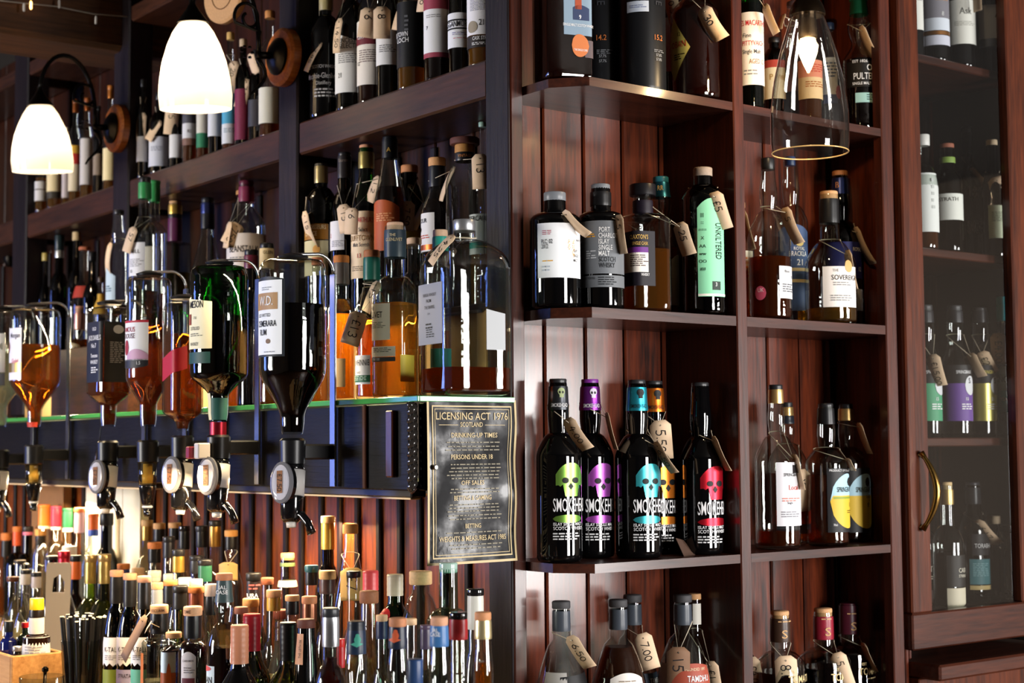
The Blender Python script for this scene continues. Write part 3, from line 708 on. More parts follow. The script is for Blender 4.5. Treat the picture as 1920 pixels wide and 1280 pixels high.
STRING = mat('#d9cbb2', 'card'); MANILA = mat('#dcbf9e', 'card'); INK = mat('#1b1a1e', 'ink')
def price_tag(B, hx, hy, length, ang, wid, text='', curl=.4, near=None, neck=None, back=0, th=.075, col=None, txt=.5, hand=True, word=None, pre=''):
    """manila tag on a string: hole at photo point (hx, hy), length and width in photo pixels, ang from straight down"""
    dn = near if near is not None else B.r + .007
    q = ray(hx, hy); base = CAM + q * ((B.dp - dn)); s = (B.dp - dn) / FPX; L = length * s; Wd = wid * s; Wr = max(.03, Wd)
    a = math.radians(ang); el = -CU * math.cos(a) + CR * math.sin(a); ew0 = CR * math.cos(a) + CU * math.sin(a); en0 = -CF
    t = math.acos(max(-1, min(1, Wd / Wr))) * (1 if back >= 0 else -1)        # turned about its length so that it shows wid pixels
    ew = ew0 * math.cos(t) + en0 * math.sin(t); en = el.cross(ew); en = en if en.dot(-CF) > 0 else -en
    nv = 8
    def S(u, v, off=0):                    # u across -.5..+.5, v along 0..1 (hole near .13)
        c = curl; vv = v - .13; f = vv if abs(c) < 1e-3 else math.sin(c * vv) / c; g = 0 if abs(c) < 1e-3 else (1 - math.cos(c * vv)) / c
        return el * f * L + ew * u * Wr + en * (-g * L + off)
    root = empty('hanging_price_tag', base)
    desc = clip(B.desc, 8 if (word or text) else 10)
    tag_thing(root, pre + ('manila price tag reading %s on %s' % (word or text, desc)) if (word or text) else pre + 'plain manila price tag on %s' % desc, 'price tag', 'manila price tags tied to bottles')
    V, Fc = [], []
    for i in range(nv + 1):
        v = i / nv; hw = .5 if v > .12 else .5 * (.5 + .5 * v / .12)
        for u in (-hw, 0, hw): V.append(S(u, v))
    for i in range(nv):
        for j in range(2): a_ = i * 3 + j; Fc.append((a_, a_ + 1, a_ + 4, a_ + 3))
    card = obj('card', V, Fc, mat(col, 'card') if col else MANILA, root, True)
    md = card.modifiers.new('thick', 'SOLIDIFY'); md.thickness = .0006; md.offset = 0
    V = [S(.04 * math.cos(i * math.pi / 4), .13 + .04 * Wr / L * math.sin(i * math.pi / 4), .0006) for i in range(8)]
    obj('eyelet', V, [tuple(range(8))], INK, root)
    if text:
        vs, fs, tw = handgeo(text); hh = Wr * .46; V = []
        sc = min(hh, L * .72 / max(tw, .1))
        for (x, y) in vs: V.append(S(.5 * sc / Wr - (1 - y) * sc / Wr + sc * 0, .22 + x * sc / L, .0007) if False else S((y - .5) * sc / Wr, .24 + x * sc / L, .0008))
        obj('handwriting', V, fs, INK, card)
    # string: from the hole round the neck and back
    zn = (B.zof(neck) - B.P.z) if neck else B.nz + .012
    ring = []
    for i in range(13):
        ta = math.radians(-75 - (360 - 150) * i / 12); v = B.R(ta, zn, .0014); ring.append(v + B.P - base + Vector((0, 0, -.004 * math.cos(ta))))
    pts = [S(0, .13, .0015)] + ring
    V, Fc = tubegeo(pts, .00075, 5, True); obj('string', V, Fc, STRING, root, True)
    return root
K_ = '#101012'; WH = '#e9e9ea'; CR_ = '#e6dcc6'; CK = '#cf9d6c'; GD = '#b08a45'
AMB = '#cc7422'; DAMB = '#5e2408'; LAMB = '#e09c34'; RED = '#8e300c'
# ------------------------------------------------------------ corner shelves, top
b = bottle('A1', 1055, 0, 114, 'square dark whisky bottle with a photo label and round copper seal', H=.245, k=.85, rot=22, sh=.8, nk=.9, nr=40, shape='flat', liq=(DAMB, .74), cap=('cap', K_, .93), labs=[
    ('#7f95a8', -10, 78, 1057, 1109, {'n': 'photo_label'}, [('9', 1087, 48, 8, WH), ('SINGLE MALT SCOTCH WHISKY', 1085, 62, 5, WH, 'c', .6)]),
    ('#4d6a3c', -10, 12, 1057, 1082, {'n': 'photo_label_hill', 'o': .0011}), ('#a3482c', 0, 30, 1078, 1090, {'n': 'photo_label_figure', 'o': .0011}), ('#2d3a5c', 22, 50, 1074, 1104, {'n': 'photo_label_figures', 'o': .0011, 'f': 'arch'}),
    ('#c7733f', 76, 118, 1071, 1103, {'f': 'oval', 'n': 'round_seal', 'o': .0014}, [('THE SINGLE CASK', 1087, 107, 4, WH, 'c', .55)]), ('#5c5054', 86, 118, 1096, 1112, {})])
b = bottle('A1b', 1133, 0, 76, 'black frosted bottle numbered 14.2', glass='m17181b', H=.29, sh=.7, nk=.8, cap=('cap', K_, .95), labs=[
    (None, 40, 150, 1113, 1153, {}, [('14.2', 1127, 86, 10, '#c8743c'), ('57.7%', 1129, 118, 5, '#a0a3a8', 'c', .8), ('57.7%', 1129, 127, 5, '#a0a3a8', 'c', .8), ('=3,22', 1129, 105, 1.5, '#7c7f85'), ('ORE', 1120, -12, 14, '#3c3e44', 'l', .9, 1)])])
b = bottle('A1', 1206, 0, 88, 'black frosted bottle numbered 15.2 with a small white sticker', glass='m17181b', H=.29, sh=.7, nk=.8, cap=('cap', K_, .95), labs=[
    ('#c9d3e2', 15, 35, 1176, 1215, {'n': 'sticker'}, [('=2,28', 1195, 24, 1.6, '#7c86a8')]), (None, 40, 150, 1180, 1245, {}, [('15.2', 1233, 86, 10, '#c8743c'), ('57.8%', 1233, 116, 5, '#a0a3a8', 'c', .8), ('57.8%', 1233, 124, 5, '#a0a3a8', 'c', .8), ('=2,22', 1233, 105, 1.5, '#7c7f85'), ('ORE', 1228, -12, 14, '#3c3e44', 'l', .9, 1)])])
# signature strokes
b = bottle('A1b', 1254, 0, 42, 'slim amber bottle with a white label squeezed between two larger ones', H=.27, liq=(AMB, .8), cap=('cork', CK, .95), labs=[(WH, 40, 140, 1238, 1262)], sh=.66, nk=.78)
price_tag(b, 1258, -5, 62, 8, 22, '0.50', .3)
b = bottle('A1', 1306, 0, 94, 'wide dark amber bottle with a yellow diamond label', H=.235, liq=(RED, .72), sh=.66, nk=.8, nr=36, shape='round', cap=('cork', '#e4ddb8', .955, 32), labs=[
    ('#d9c564', 42, 158, 1245, 1291, {'f': 'diamond'}, [('12', 1272, 77, 7, '#3a2a10'), ('OBAN', 1270, 98, 12, '#b8402a', 'c', .75), ('=3,20', 1270, 112, 2, '#3a2a10')])], neckbulge=.05)
price_tag(b, 1322, 22, 72, 24, 26, '30', .8)
# ------------------------------------------------------------ corner shelves, second
b = bottle('A2', 1041, 362, 96, 'squat black bottle with a white label and grey cap', glass='black', sh=418, nk=400, nr=42, shape='flat', cap=('cap', '#70747a', 379, 42), labs=[
    ('#f1f4f8', 425, 526, 1008, 1086, {}, [('PLC: 02', 1015, 463, 8, K_, 'l', .6), ('2012', 1015, 472, 8, '#55585c', 'l', .6), ('=3,16', 1024, 440, 1.5, '#b05a6a'), ('=1,16', 1024, 496, 2, '#e0a63c'), ('=2,18', 1024, 507, 3, '#c3ccd8'),
     ('HEAVILY PEATED', 1078, 458, 4.5, K_, 'l', .55), ('ISLAY', 1073, 478, 5, K_, 'l', .6), ('SINGLE', 1073, 487, 5, K_, 'l', .6), ('MALT', 1073, 496, 5, K_, 'l', .6), ('THE DISTILLERY', 1071, 455, 5, '#e0a63c', 'l', .65, 1), ('VALINCH', 1063, 455, 5, '#e0a63c', 'l', .65, 1)])])
price_tag(b, 1062, 402, 66, 36, 13, '', .5, neck=399)
b = bottle('A2', 1127, 347, 84, 'squat black bottle with grey block lettering labels', glass='black', sh=412, nk=398, nr=38, shape='flat', cap=('cap', '#70747a', 362, 36), foil=[('plastic', '#141416', 388)], labs=[
    ('#6f7378', 420, 518, 1086, 1168, {}, [('PORT', 1121, 441, 9, '#f0f0f0', 'l', .62), ('CHARLOTTE', 1120, 452, 9, '#f0f0f0', 'l', .62), ('ISLAY', 1120, 463, 9, '#f0f0f0', 'l', .62), ('SINGLE', 1120, 474, 9, '#f0f0f0', 'l', .62), ('MALT', 1120, 485, 9, '#f0f0f0', 'l', .62), ('SCOTCH', 1120, 496, 9, '#26282b', 'l', .62), ('WHISKY', 1120, 507, 9, '#26282b', 'l', .62), ('10', 1086, 476, 17, '#e0a02c', 'c', .6), ('=2,14', 1104, 446, 2, '#e0a02c'), ('=4,14', 1104, 477, 2, '#c3c6ca')]),
    ('#6f7378', 521, 543, 1086, 1168, {'n': 'lower_label'}, [('HEAVILY PEATED', 1100, 528, 4, '#26282b', 'c', .7), ('=4,30', 1134, 526, 2, '#26282b')])])
price_tag(b, 1160, 412, 74, 3, 15, '5', .2, neck=396)
b = bottle('A2', 1206, 347, 104, 'square glass decanter bottle of pale whisky with a black purple-edged label', k=.55, rot=30, sh=416, nk=402, nr=36, shape='flat', liq=('#c47a2a', 470), cap=('cap', '#17161a', 369, 50), foil=[('paper', '#1a1420', 402, 378)], labs=[
    ('#17131c', 440, 541, 1160, 1224, {}, [("CLAXTON'S", 1211, 455, 8, '#c9a55a', 'r', .6), ('SINGLE CASK', 1211, 466, 6, '#c9a55a', 'r', .6), ('WHISKY', 1213, 523, 5, WH, 'r', .6)]),
    ('#6a2e86', 470, 482, 1160, 1211, {'n': 'purple_band', 'o': .0012}), ('#ece6dc', 480, 516, 1168, 1211, {'n': 'cask_panel', 'o': .0013}, [('=6,30', 1190, 486, 1.8, '#5a4a4a')])])
price_tag(b, 1276, 425, 64, 14, 25, '25', .3, near=.005)
b = bottle('A2b', 1240, 333, 62, 'clear bottle with a teal stopper and teal neck band', liq=(LAMB, .5), cap=('cap', '#2f7f94', 344, 30), foil=[('foil', '#1f5f78', 372)], neckbulge=.35, sh=430, nk=408, nr=30, labs=[
    ('#e8e4d4', 480, 575, 1248, 1290, {'f': 'arch'}, [('=4,14', 1279, 515, 2, '#c8a44a')]), (None, 345, 372, 1228, 1250, {}, [('RR', 1238, 360, 9, '#d8b86a', 'c', .7)])])
b = bottle('A2', 1319, 316, 80, 'dark bottle with a tall mint green label and stone stopper', glass='smoke', sh=376, nk=348, nr=36, liq=('#2a1608', 535), cap=('wood', '#a08f80', 333, 36), labs=[
    ('#8fdcb0', 378, 560, 1303, 1353, {'f': 'arch', 'a': .1}, [('UNKILTERED', 1336, 424, 13, '#1c2422', 'l', .62, 1), ('3', 1336, 541, 7, WH)] + [(s, 1312, y, 6, '#1d3a2e', 'c', 1) for s, y in (('|||', 412), (':::', 426), ('===', 440), ('X', 455), ('AA', 470), ('ww', 484), ('OO', 498), ('##', 512))]),
    ('#f2efe2', 555, 559, 1303, 1353, {'n': 'label_edge', 'o': .0012}), ('#2b3a34', 532, 548, 1329, 1344, {'n': 'age_panel', 'o': .0012})])
price_tag(b, 1341, 369, 74, 15, 30, '£5', .4, neck=352)
# ------------------------------------------------------------ corner shelves, third: five skull bottles
def skull(rw, px, top, w, colour, foilc, word, tagspec=None, facec=None, capc=None, dim=False):
    sk = {'green': '#9aa878', 'purple': '#d8cfe0'}.get(word, '#101012'); y0 = 868 + (top - 711) * .9; dy = y0 - 868; c = px + 17; hw = 24
    b = bottle(rw, px, top, w, 'tall black bottle with a %s skull' % word, glass='black', sh=858 + dy, nk=812 + dy, nr=35, shape='round', neckbulge=.16,
        cap=('screw', capc or '#2a2a2c', top + 14, 33), foil=[('foil', foilc, top + 58)] if foilc else [], labs=[
        (colour, 868 + dy, 930 + dy, c - hw, c + hw, {'f': 'skull', 'm': 'foil', 'n': 'skull_print', 'nz': 6}),
        ('#060607', 895 + dy, 906 + dy, c - 12, c, {'f': 'oval', 'n': 'eye', 'o': .0014}), ('#060607', 895 + dy, 906 + dy, c + 6, c + 17, {'f': 'oval', 'n': 'eye', 'o': .0014}),
        ('#060607', 905 + dy, 918 + dy, c - 1, c + 8, {'f': 'diamond', 'n': 'nose', 'o': .0014}),
        (colour, 964 + dy, 979 + dy, c - 30, c + 22, {'m': 'foil', 'n': 'colour_band', 'f': 'oval'}),
        (None, 930, 1040, px - 20, px + 40, {}, [('SMOKEHEAD', px - 12, 958 + dy, 24, '#e8e8ea', 'l', .38), ('ISLAY SINGLE MALT', px - 12, 984 + dy, 5.5, '#e8e8ea', 'l', .85), ('SCOTCH WHISKY', px - 12, 992 + dy, 6, '#e8e8ea', 'l', .9), ('=3,50', px + 12, 1000 + dy, 2.4, '#cfd0d2')])] + ([] if not foilc else [
        (sk, top + 17, top + 31, px - 1, px + 11, {'f': 'oval', 'n': 'capsule_skull', 'o': .0021}), (sk, top + 27, top + 35, px + 2, px + 9, {'n': 'capsule_jaw', 'o': .002}), ('#0a0a0b', top + 23, top + 28, px + 1, px + 4, {'f': 'oval', 'n': 'capsule_eye', 'o': .0025}), ('#0a0a0b', top + 23, top + 28, px + 6, px + 9, {'f': 'oval', 'n': 'capsule_eye', 'o': .0025}),
        (None, top + 40, top + 55, px - 12, px + 14, {'o': .0022}, [('SMOKEHEAD', px + 2, top + 53, 7, '#d8d8da' if word in ('green', 'purple') else '#101012', 'c', .5)])]))
    return b
b = skull('A3', 1047, 711, 86, '#7fb04a', '#3a3c40', 'green'); price_tag(b, 1068, 792, 72, 26, 24, '4.00', .5, neck=760)
b = skull('A3b', 1107, 712, 86, '#a64fb0', '#7d2f92', 'purple', capc='#7d2f92'); price_tag(b, 1139, 782, 72, 10, 6, '', .2, neck=756)
b = skull('A3', 1195, 713, 86, '#3fb8c4', '#2fa6bd', 'turquoise'); price_tag(b, 1233, 836, 70, 24, 13, '6.50', .4, neck=806)
b = skull('A3b', 1227, 715, 80, '#e8842a', '#d9701e', 'orange'); price_tag(b, 1238, 797, 74, 5, 40, '5.50', .2, neck=772)
b = skull('A3b', 1314, 718, 78, '#c0182a', None, 'red'); price_tag(b, 1340, 826, 72, 18, 8, '', .3, neck=808)
cd_ = empty('small_card', aty(1300, 1036, YF + .03)); tag_thing(cd_, 'small brown card leaning by the red skull bottle', 'card'); cd_.location.z = 1.3135
obj('card', [(-.022, 0, 0), (.016, .012, 0), (.006, .03, .025), (-.02, .022, .03)], [(0, 1, 2, 3)], mat('#4a3428', 'card'), cd_).modifiers.new('t', 'SOLIDIFY').thickness = .001
# ------------------------------------------------------------ corner shelves, lowest
def globe(rw, px, top, w, desc, **kw):
    return bottle(rw, px, top, w, desc, sh=.5, nk=top + 72, nr=32, shape='round', cap=('cork', '#39383b', top + 14, 35), foil=[('plastic', '#3d434c', top + 56, top + 18)], **kw)
b = globe('A4', 1053, 1127, 98, 'clear round-shouldered bottle with a grey and black label', liq=('#8a5a24', .28), labs=[('#a8a6a2', 1256, 1330, 1018, 1062, {}), (K_, 1257, 1330, 1048, 1108, {'f': 'slantup', 'a': .1})])
price_tag(b, 1073, 1200, 72, 28, 26, '6.50', .3)
b = globe('A4', 1160, 1124, 104, 'amber round-shouldered bottle with a white shield label', liq=('#9a4a0c', 1212), labs=[('#e6e2dc', 1256, 1330, 1140, 1203, {'f': 'arch', 'a': .15}, [('=2,30', 1172, 1272, 2, '#8a7a6a'), ('TAMDHU', 1176, 1290, 9, '#3a3a3a')])])
b = globe('A4b', 1187, 1115, 90, 'amber round-shouldered bottle with a navy label behind the white shield one', liq=('#9a4a0c', .5), labs=[('#26303f', 1258, 1330, 1180, 1232, {}, [('TAMDHU', 1232, 1278, 10, WH, 'r', .7)])])
price_tag(b, 1206, 1196, 72, 16, 34, '7.00', .3, near=.095)
b = globe('A4', 1281, 1115, 100, 'clear round-shouldered bottle with a brick red label', liq=('#7a4a18', .25), labs=[('#a04a38', 1239, 1300, 1255, 1326, {'f': 'arch', 'a': .1}, [('FOUNDED 1897', 1300, 1252, 5, '#e4c8a8'), ('TAMDHU', 1322, 1272, 11, WH, 'r', .7), ('SINGLE MALT', 1318, 1284, 5, '#e4c8a8', 'r', .8)]), ('#b9b6b2', 1240, 1300, 1234, 1252, {})])
price_tag(b, 1272, 1223, 80, 0, 44, '15', .2, col='#7a5a42', neck=1165)
b = bottle('A4b', 1304, 1113, 44, 'bottle with cork and long white neck strip behind the brick red label', liq=(AMB, .5), sh=.55, nk=.74, nr=24, cap=('cork', CK, 1124, 24), labs=[('#d9d6cc', 1131, 1170, 1299, 1314, {})])
price_tag(b, 1333, 1248, 70, 8, 26, '£1', .2, near=.06)
# ------------------------------------------------------------ shelf behind the clear lamp
b = bottle('B1', 1410, 0, 47, 'green bottle with a white label lettered in red', glass='green', H=.31, sh=.68, nk=.8, liq=('#6a7a10', .66), cap=('cap', '#2c5a34', .9), labs=[
    ('#efe6dc', 30, 165, 1384, 1433, {}, [("JAMES MACARTHUR'S", 1412, 55, 10, '#c02a34', 'c', .55), ('Fine', 1400, 77, 8, '#3a4048'), ('PITTYVAICH', 1412, 92, 9, '#c84a4a', 'c', .6), ('Single Malt', 1408, 107, 8, '#3a4048', 'c', .7), ('AGED 12', 1418, 126, 9, '#8a5a3a', 'c', .6), ('=2,22', 1404, 140, 3, '#8a8a8a')])])
price_tag(b, 1436, 15, 60, 18, 8, '', .2)
b = bottle('B1b', 1453, 72, 44, 'dark bottle with a cream label topped in red', glass='smoke', sh=112, nk=92, liq=(DAMB, 125), cap=('cap', '#1a1414', 82), labs=[('#b8483c', 118, 132, 1432, 1470, {}), ('#efe0bc', 132, 190, 1432, 1470, {}, [('P', 1444, 155, 11, '#b08a4a'), ('1988', 1462, 155, 9, '#b08a4a', 'c', .6)])])
b = bottle('B1b', 1490, 5, 48, 'clear empty bottle with a rounded neck beside the lamp cap', sh=100, nk=60, nr=26, neckbulge=.3, cap=('cap', '#3a2c2c', 14, 26), liq=(DAMB, .3)); price_tag(b, 1468, 30, 30, -22, 6, '', .3)
b = bottle('B1', 1518, 40, 46, 'bottle with a salmon pink label seen through the lamp glass', sh=.58, nk=.74, liq=(AMB, .6), cap=('cork', CK, 50), labs=[('#d98a70', 118, 150, 1496, 1543, {}, [('=4,36', 1524, 128, 2, '#c04a3a')]), ('#e4c79a', 150, 190, 1496, 1543, {}, [('=3,36', 1524, 160, 2, '#b06a3a')])])
b = bottle('B1b', 1556, 45, 42, 'bottle with a white and blue label between lamp and green foil bottle', sh=.58, nk=.74, liq=(DAMB, .5), cap=('cap', '#23304a', 58), labs=[(WH, 112, 182, 1540, 1566, {}, [('=5,20', 1554, 125, 3, '#5a6a8a')]), ('#3a4a78', 182, 198, 1540, 1566, {}), ('#b83a3a', 165, 190, 1562, 1572, {'f': 'oval', 'o': .0014})])
b = bottle('B1', 1612, -2, 64, 'pot-necked dark bottle with white block lettering and a green foil', glass='clear', sh=120, nk=82, nr=30, neckbulge=.45, shape='smooth', liq=('#4a1808', 115), foil=[('foil', '#1f6a48', 30)], cap=('cap', '#1c5c40', 4), labs=[
    ('#16120f', 122, 170, 1584, 1650, {}, [('OLD', 1617, 140, 12, WH, 'l', .8), ('PULTENEY', 1594, 156, 12, WH, 'l', .68), ('SINGLE MALT SCOTCH', 1592, 166, 5, WH, 'l', .8), ('EST 1826', 1605, 125, 5, WH, 'c', 1)]),
    ('#9cc8c4', 181, 199, 1596, 1645, {'n': 'lower_label'}, [('=3,26', 1628, 186, 2, '#3a5a5a')])])
price_tag(b, 1617, 58, 75, 20, 7, '', .3, neck=45)
# ------------------------------------------------------------ second shelf by the cabinet
b = bottle('B2b', 1384, 380, 60, 'bottle half hidden by the upright, orange-flecked label', liq=(AMB, .5), sh=.6, nk=.75, cap=('cork', CK, 392), labs=[('#e8d8c4', 474, 567, 1375, 1408, {}, [('=5,20', 1398, 490, 4, '#d9844a')])])
price_tag(b, 1395, 405, 75, 10, 8, '', .2)
b = bottle('B2', 1441, 298, 80, 'tall clear bottle of amber whisky with pink round sticker', sh=450, nk=395, nr=26, neckbulge=.3, shape='round', liq=('#b0500c', 484), cap=('cap', '#1b1b1d', 320, 26), labs=[('#e4e4e6', 503, 563, 1452, 1487, {}, [('Blend', 1468, 515, 5, '#55585c'), ('2012', 1478, 525, 5, '#55585c'), ('=4,30', 1470, 538, 2, '#55585c')]), ('#c0506a', 540, 566, 1410, 1428, {'f': 'oval', 'n': 'round_sticker', 'o': .0012}, [('UK', 1419, 551, 7, '#f4d4dc')])])
price_tag(b, 1474, 398, 74, 14, 16, '5', .5, near=.045, neck=388)
b = bottle('B2b', 1483, 295, 62, 'slim bottle with a navy label numbered 21', sh=420, nk=385, nr=26, neckbulge=.25, shape='round', liq=(DAMB, .45), cap=('cap', '#22345e', 312, 20), labs=[('#3c5078', 425, 585, 1456, 1509, {'f': 'arch', 'a': .08}, [('ROYAL', 1492, 473, 6, WH, 'c', .8), ('BRACKLA', 1490, 484, 9, WH, 'c', .62), ('21', 1492, 501, 11, WH, 'c', .9)]), ('#cbb98a', 506, 512, 1456, 1509, {'n': 'label_band', 'o': .0012}), ('#cbb98a', 527, 533, 1456, 1509, {'n': 'label_band', 'o': .0012}), ('#c9b26a', 450, 466, 1484, 1500, {'f': 'oval', 'n': 'crest', 'o': .0012})])
b = bottle('B2', 1556, 360, 96, 'round clear bottle with black neck capsule and white label', sh=.42, nk=452, nr=36, shape='round', liq=('#c08a34', 580), cap=('cork', CK, 375, 33), foil=[('plastic', '#151516', 420)], labs=[('#ece7e2', 505, 580, 1533, 1596, {}, [('THE', 1556, 515, 5, '#8a8a8a'), ('SOVEREIGN', 1548, 530, 9, '#2c2c2e', 'l', .85), ('=2,30', 1566, 536, 2, '#8a8a8a'), ('=3,40', 1566, 560, 2, '#8a8a8a')]), ('#c9a468', 493, 516, 1573, 1588, {'f': 'oval', 'n': 'seal', 'o': .0012})])
price_tag(b, 1590, 478, 75, 6, 8, '', .2, near=.03, neck=450)
b = bottle('B2b', 1577, 322, 72, 'dark bottle with a navy foil and cork behind the white label', glass='smoke', sh=452, nk=415, nr=30, neckbulge=.2, shape='round', liq=(DAMB, .6), cap=('cork', '#d08a54', 336, 29), foil=[('foil', '#2a3668', 366)], labs=[('#262a66', 458, 525, 1545, 1616, {}, [('ROYAL', 1600, 475, 7, WH, 'c', .7), ('12', 1604, 512, 8, WH)]), ('#e4e4e6', 545, 585, 1545, 1615, {}), (None, 336, 366, 1560, 1585, {}, [('B', 1569, 355, 11, '#d08a54')])])
price_tag(b, 1607, 435, 78, 18, 7, '', .4, neck=420)
# ------------------------------------------------------------ third shelf by the cabinet
b = bottle('B3', 1456, 722, 84, 'clear slender bottle with a tall white label sketched in red', sh=868, nk=815, nr=26, neckbulge=.25, shape='round', liq=('#a8480c', 995), cap=('screw', '#232325', 731, 26), foil=[('foil', '#c9a468', 757)], labs=[('#e2e2e8', 867, 985, 1447, 1498, {}, [('SPRINGBANK', 1478, 893, 6, K_, 'c', .7), ('Local', 1480, 918, 9, '#d04a3a'), ('=2,34', 1474, 935, 2, '#d07a6a'), ('Single', 1472, 944, 4, K_), ('=3,38', 1474, 960, 2, '#8a8a90')]), ('#2a2426', 872, 887, 1478, 1488, {'n': 'crest', 'o': .0012})])
price_tag(b, 1489, 860, 68, 8, 13, '17', .2, near=.04, neck=812)
b = bottle('B3b', 1477, 755, 72, 'bottle with a grey and red label behind the sketched one', sh=870, nk=830, nr=22, neckbulge=.25, shape='round', liq=('#a8480c', .5), cap=('screw', '#232325', 764, 22), foil=[('foil', '#c9a468', 780), ('plastic', '#20242e', 795)], labs=[('#4a4a50', 880, 1000, 1450, 1518, {}), ('#d0503a', 955, 982, 1450, 1518, {'n': 'red_panel', 'o': .0012})])
price_tag(b, 1502, 890, 80, 6, 34, 'X', .2, near=.06, neck=835)
b = bottle('B3', 1550, 757, 78, 'black-necked bottle with a round landscape label numbered 11', sh=870, nk=838, nr=30, shape='round', neckbulge=.15, liq=('#a8480c', 890), cap=('screw', '#232325', 766, 28), foil=[('plastic', '#161618', 796)], labs=[
    ('#1d1d20', 878, 997, 1542, 1602, {}), ('#a9cfe0', 888, 990, 1547, 1606, {'f': 'oval', 'n': 'picture_sky', 'o': .0011}), ('#d9b53a', 888, 990, 1547, 1606, {'f': 'bowl', 'n': 'picture_field', 'o': .0013}, [('SPRINGBANK', 1578, 922, 9, '#2a2a1c', 'c', .55), ('Local', 1590, 933, 6, '#3a3a2c'), ('11', 1586, 950, 8, '#2a2a1c'), ('=2,24', 1586, 958, 1.6, '#5a4a1c')]), ('#2a2426', 895, 912, 1581, 1590, {'f': 'oval', 'n': 'crest', 'o': .0016}), ('#8a9a3a', 931, 935, 1553, 1600, {'n': 'picture_hedge', 'o': .0015}), (None, 878, 997, 1540, 1602, {}, [('PRODUCT OF SCOTLAND', 1575, 884, 4, WH, 'c', .9), ('70cl', 1556, 985, 4, WH)])])
price_tag(b, 1590, 862, 26, 22, 4, '', .2, near=.04, neck=842)
b = bottle('B3b', 1588, 758, 82, 'gold-necked bottle with a round landscape label numbered 8', sh=870, nk=838, nr=28, shape='round', neckbulge=.2, liq=('#7a3008', 890), cap=('screw', '#232325', 767, 26), foil=[('foil', '#c9a468', 789)], labs=[
    ('#1d1d20', 878, 997, 1570, 1629, {}), ('#a9cfe0', 888, 990, 1578, 1636, {'f': 'oval', 'n': 'picture_sky', 'o': .0011}), ('#d9b53a', 888, 990, 1578, 1636, {'f': 'bowl', 'n': 'picture_field', 'o': .0013}, [('SPRINGBANK', 1612, 922, 9, '#2a2a1c', 'c', .5), ('Local', 1620, 933, 6, '#3a3a2c'), ('8', 1618, 950, 8, '#2a2a1c')]), ('#2a2426', 895, 912, 1613, 1622, {'f': 'oval', 'n': 'crest', 'o': .0016})])
price_tag(b, 1612, 800, 62, 16, 5, '', .2, neck=792)
# ------------------------------------------------------------ lowest shelf by the cabinet
def toma(rw, px, top, w, desc, fc, cp, word, tx):
    return bottle(rw, px, top, w, desc, sh=.62, nk=top + 74, nr=36, shape='round', liq=('#3a1006', .58), cap=cp, foil=[('plastic', fc, top + 58)], labs=[(None, top + 90, 1290, px - 10, px + 40, {}, [('TOMATIN', tx, top + 130, 13, '#d8c08a', 'l', .75), ('EST', tx + 6, top + 112, 5, '#d8c08a', 'l', .9), ('=1,30', tx + 28, top + 138, 2, '#d8c08a')]), (None, top, top + 58, px - 12, px + 12, {'o': .0018}, [('S', px + 5, top + 50, 15, '#c9a070', 'c', 1.2), ('=1,20', px + 4, top + 20, 2, '#c9a070')])])
b = toma('B4', 1464, 1145, 92, 'round bottle with a brown foil and cork', '#3c2a20', ('cork', CK, 1159, 34), 'brown', 1470); price_tag(b, 1473, 1238, 70, 4, 42, '8.00', .2)
b = toma('B4', 1545, 1140, 98, 'round bottle with a crimson foil and cork', '#8a1f30', ('cork', CK, 1155, 34), 'crimson', 1548); price_tag(b, 1572, 1232, 72, 18, 30, '5', .3)
b = toma('B4b', 1593, 1130, 92, 'round bottle with an all maroon foil', '#4a1826', ('cap', '#4a1826', 1134, 33), 'maroon', 1600); price_tag(b, 1620, 1212, 58, 18, 6, '', .3)
b = bottle('B4b', 1395, 1160, 56, 'green bottle mostly hidden by the upright', glass='green', sh=.6, nk=.75, cap=('cork', CK, 1172)); price_tag(b, 1410, 1240, 70, 10, 28, '£4.0', .2, near=.06)
# ------------------------------------------------------------ glazed cabinet
b = bottle('C1', 1716, 0, 40, 'dark bottle with a cream label half behind the door stile', glass='black', H=.3, labs=[('#e9e8e0', -20, 62, 1700, 1732, {}, [('Ask', 1722, 8, 9, '#7a7a76')])], cap=('cap', K_, .95))
b = bottle('C1', 1756, 0, 54, 'dark bottle with grey and white bands and a copper stripe', glass='black', H=.3, sh=.72, nk=.82, cap=('cap', K_, .95), labs=[('#85828a', -30, 42, 1731, 1781, {}, [('8', 1765, 38, 8, '#e0e0e0'), ('=1,26', 1764, 10, 4, '#b08a6a')]), ('#dde3ee', 42, 65, 1731, 1781, {}), ('#a5703f', 66, 73, 1731, 1781, {'m': 'foil'}), ('#d4d4e2', 74, 92, 1731, 1781, {})])
b = bottle('C1', 1805, 0, 54, 'dark bottle with a broad cream label in the middle', glass='black', H=.3, sh=.72, nk=.82, cap=('cap', K_, .95), labs=[('#e9e8e0', 8, 90, 1778, 1830, {}, [('Ask', 1808, 35, 12, '#7a7a76'), ('=3,36', 1806, 50, 1.5, '#b4b2aa')])]); price_tag(b, 1832, -12, 38, 0, 8, '', .1, neck=-20)
b = bottle('C1b', 1860, 0, 54, 'dark bottle with a white label and silver stripe', glass='black', H=.3, sh=.72, nk=.82, cap=('cap', K_, .95), labs=[('#dfe3ea', 18, 80, 1836, 1868, {}, [('A', 1866, 42, 11, '#3a3a3c')]), ('#8a9098', 80, 95, 1836, 1872, {'m': 'foil'})])
b = bottle('C2', 1733, 254, 50, 'bottle wrapped in a tall blank white label', sh=345, nk=310, liq=(AMB, .3), cap=('cap', '#dedcd6', 275), labs=[('#e9ece8', 328, 438, 1700, 1756, {}, [('=5,5', 1742, 345, 6, '#c8ccc8')])])
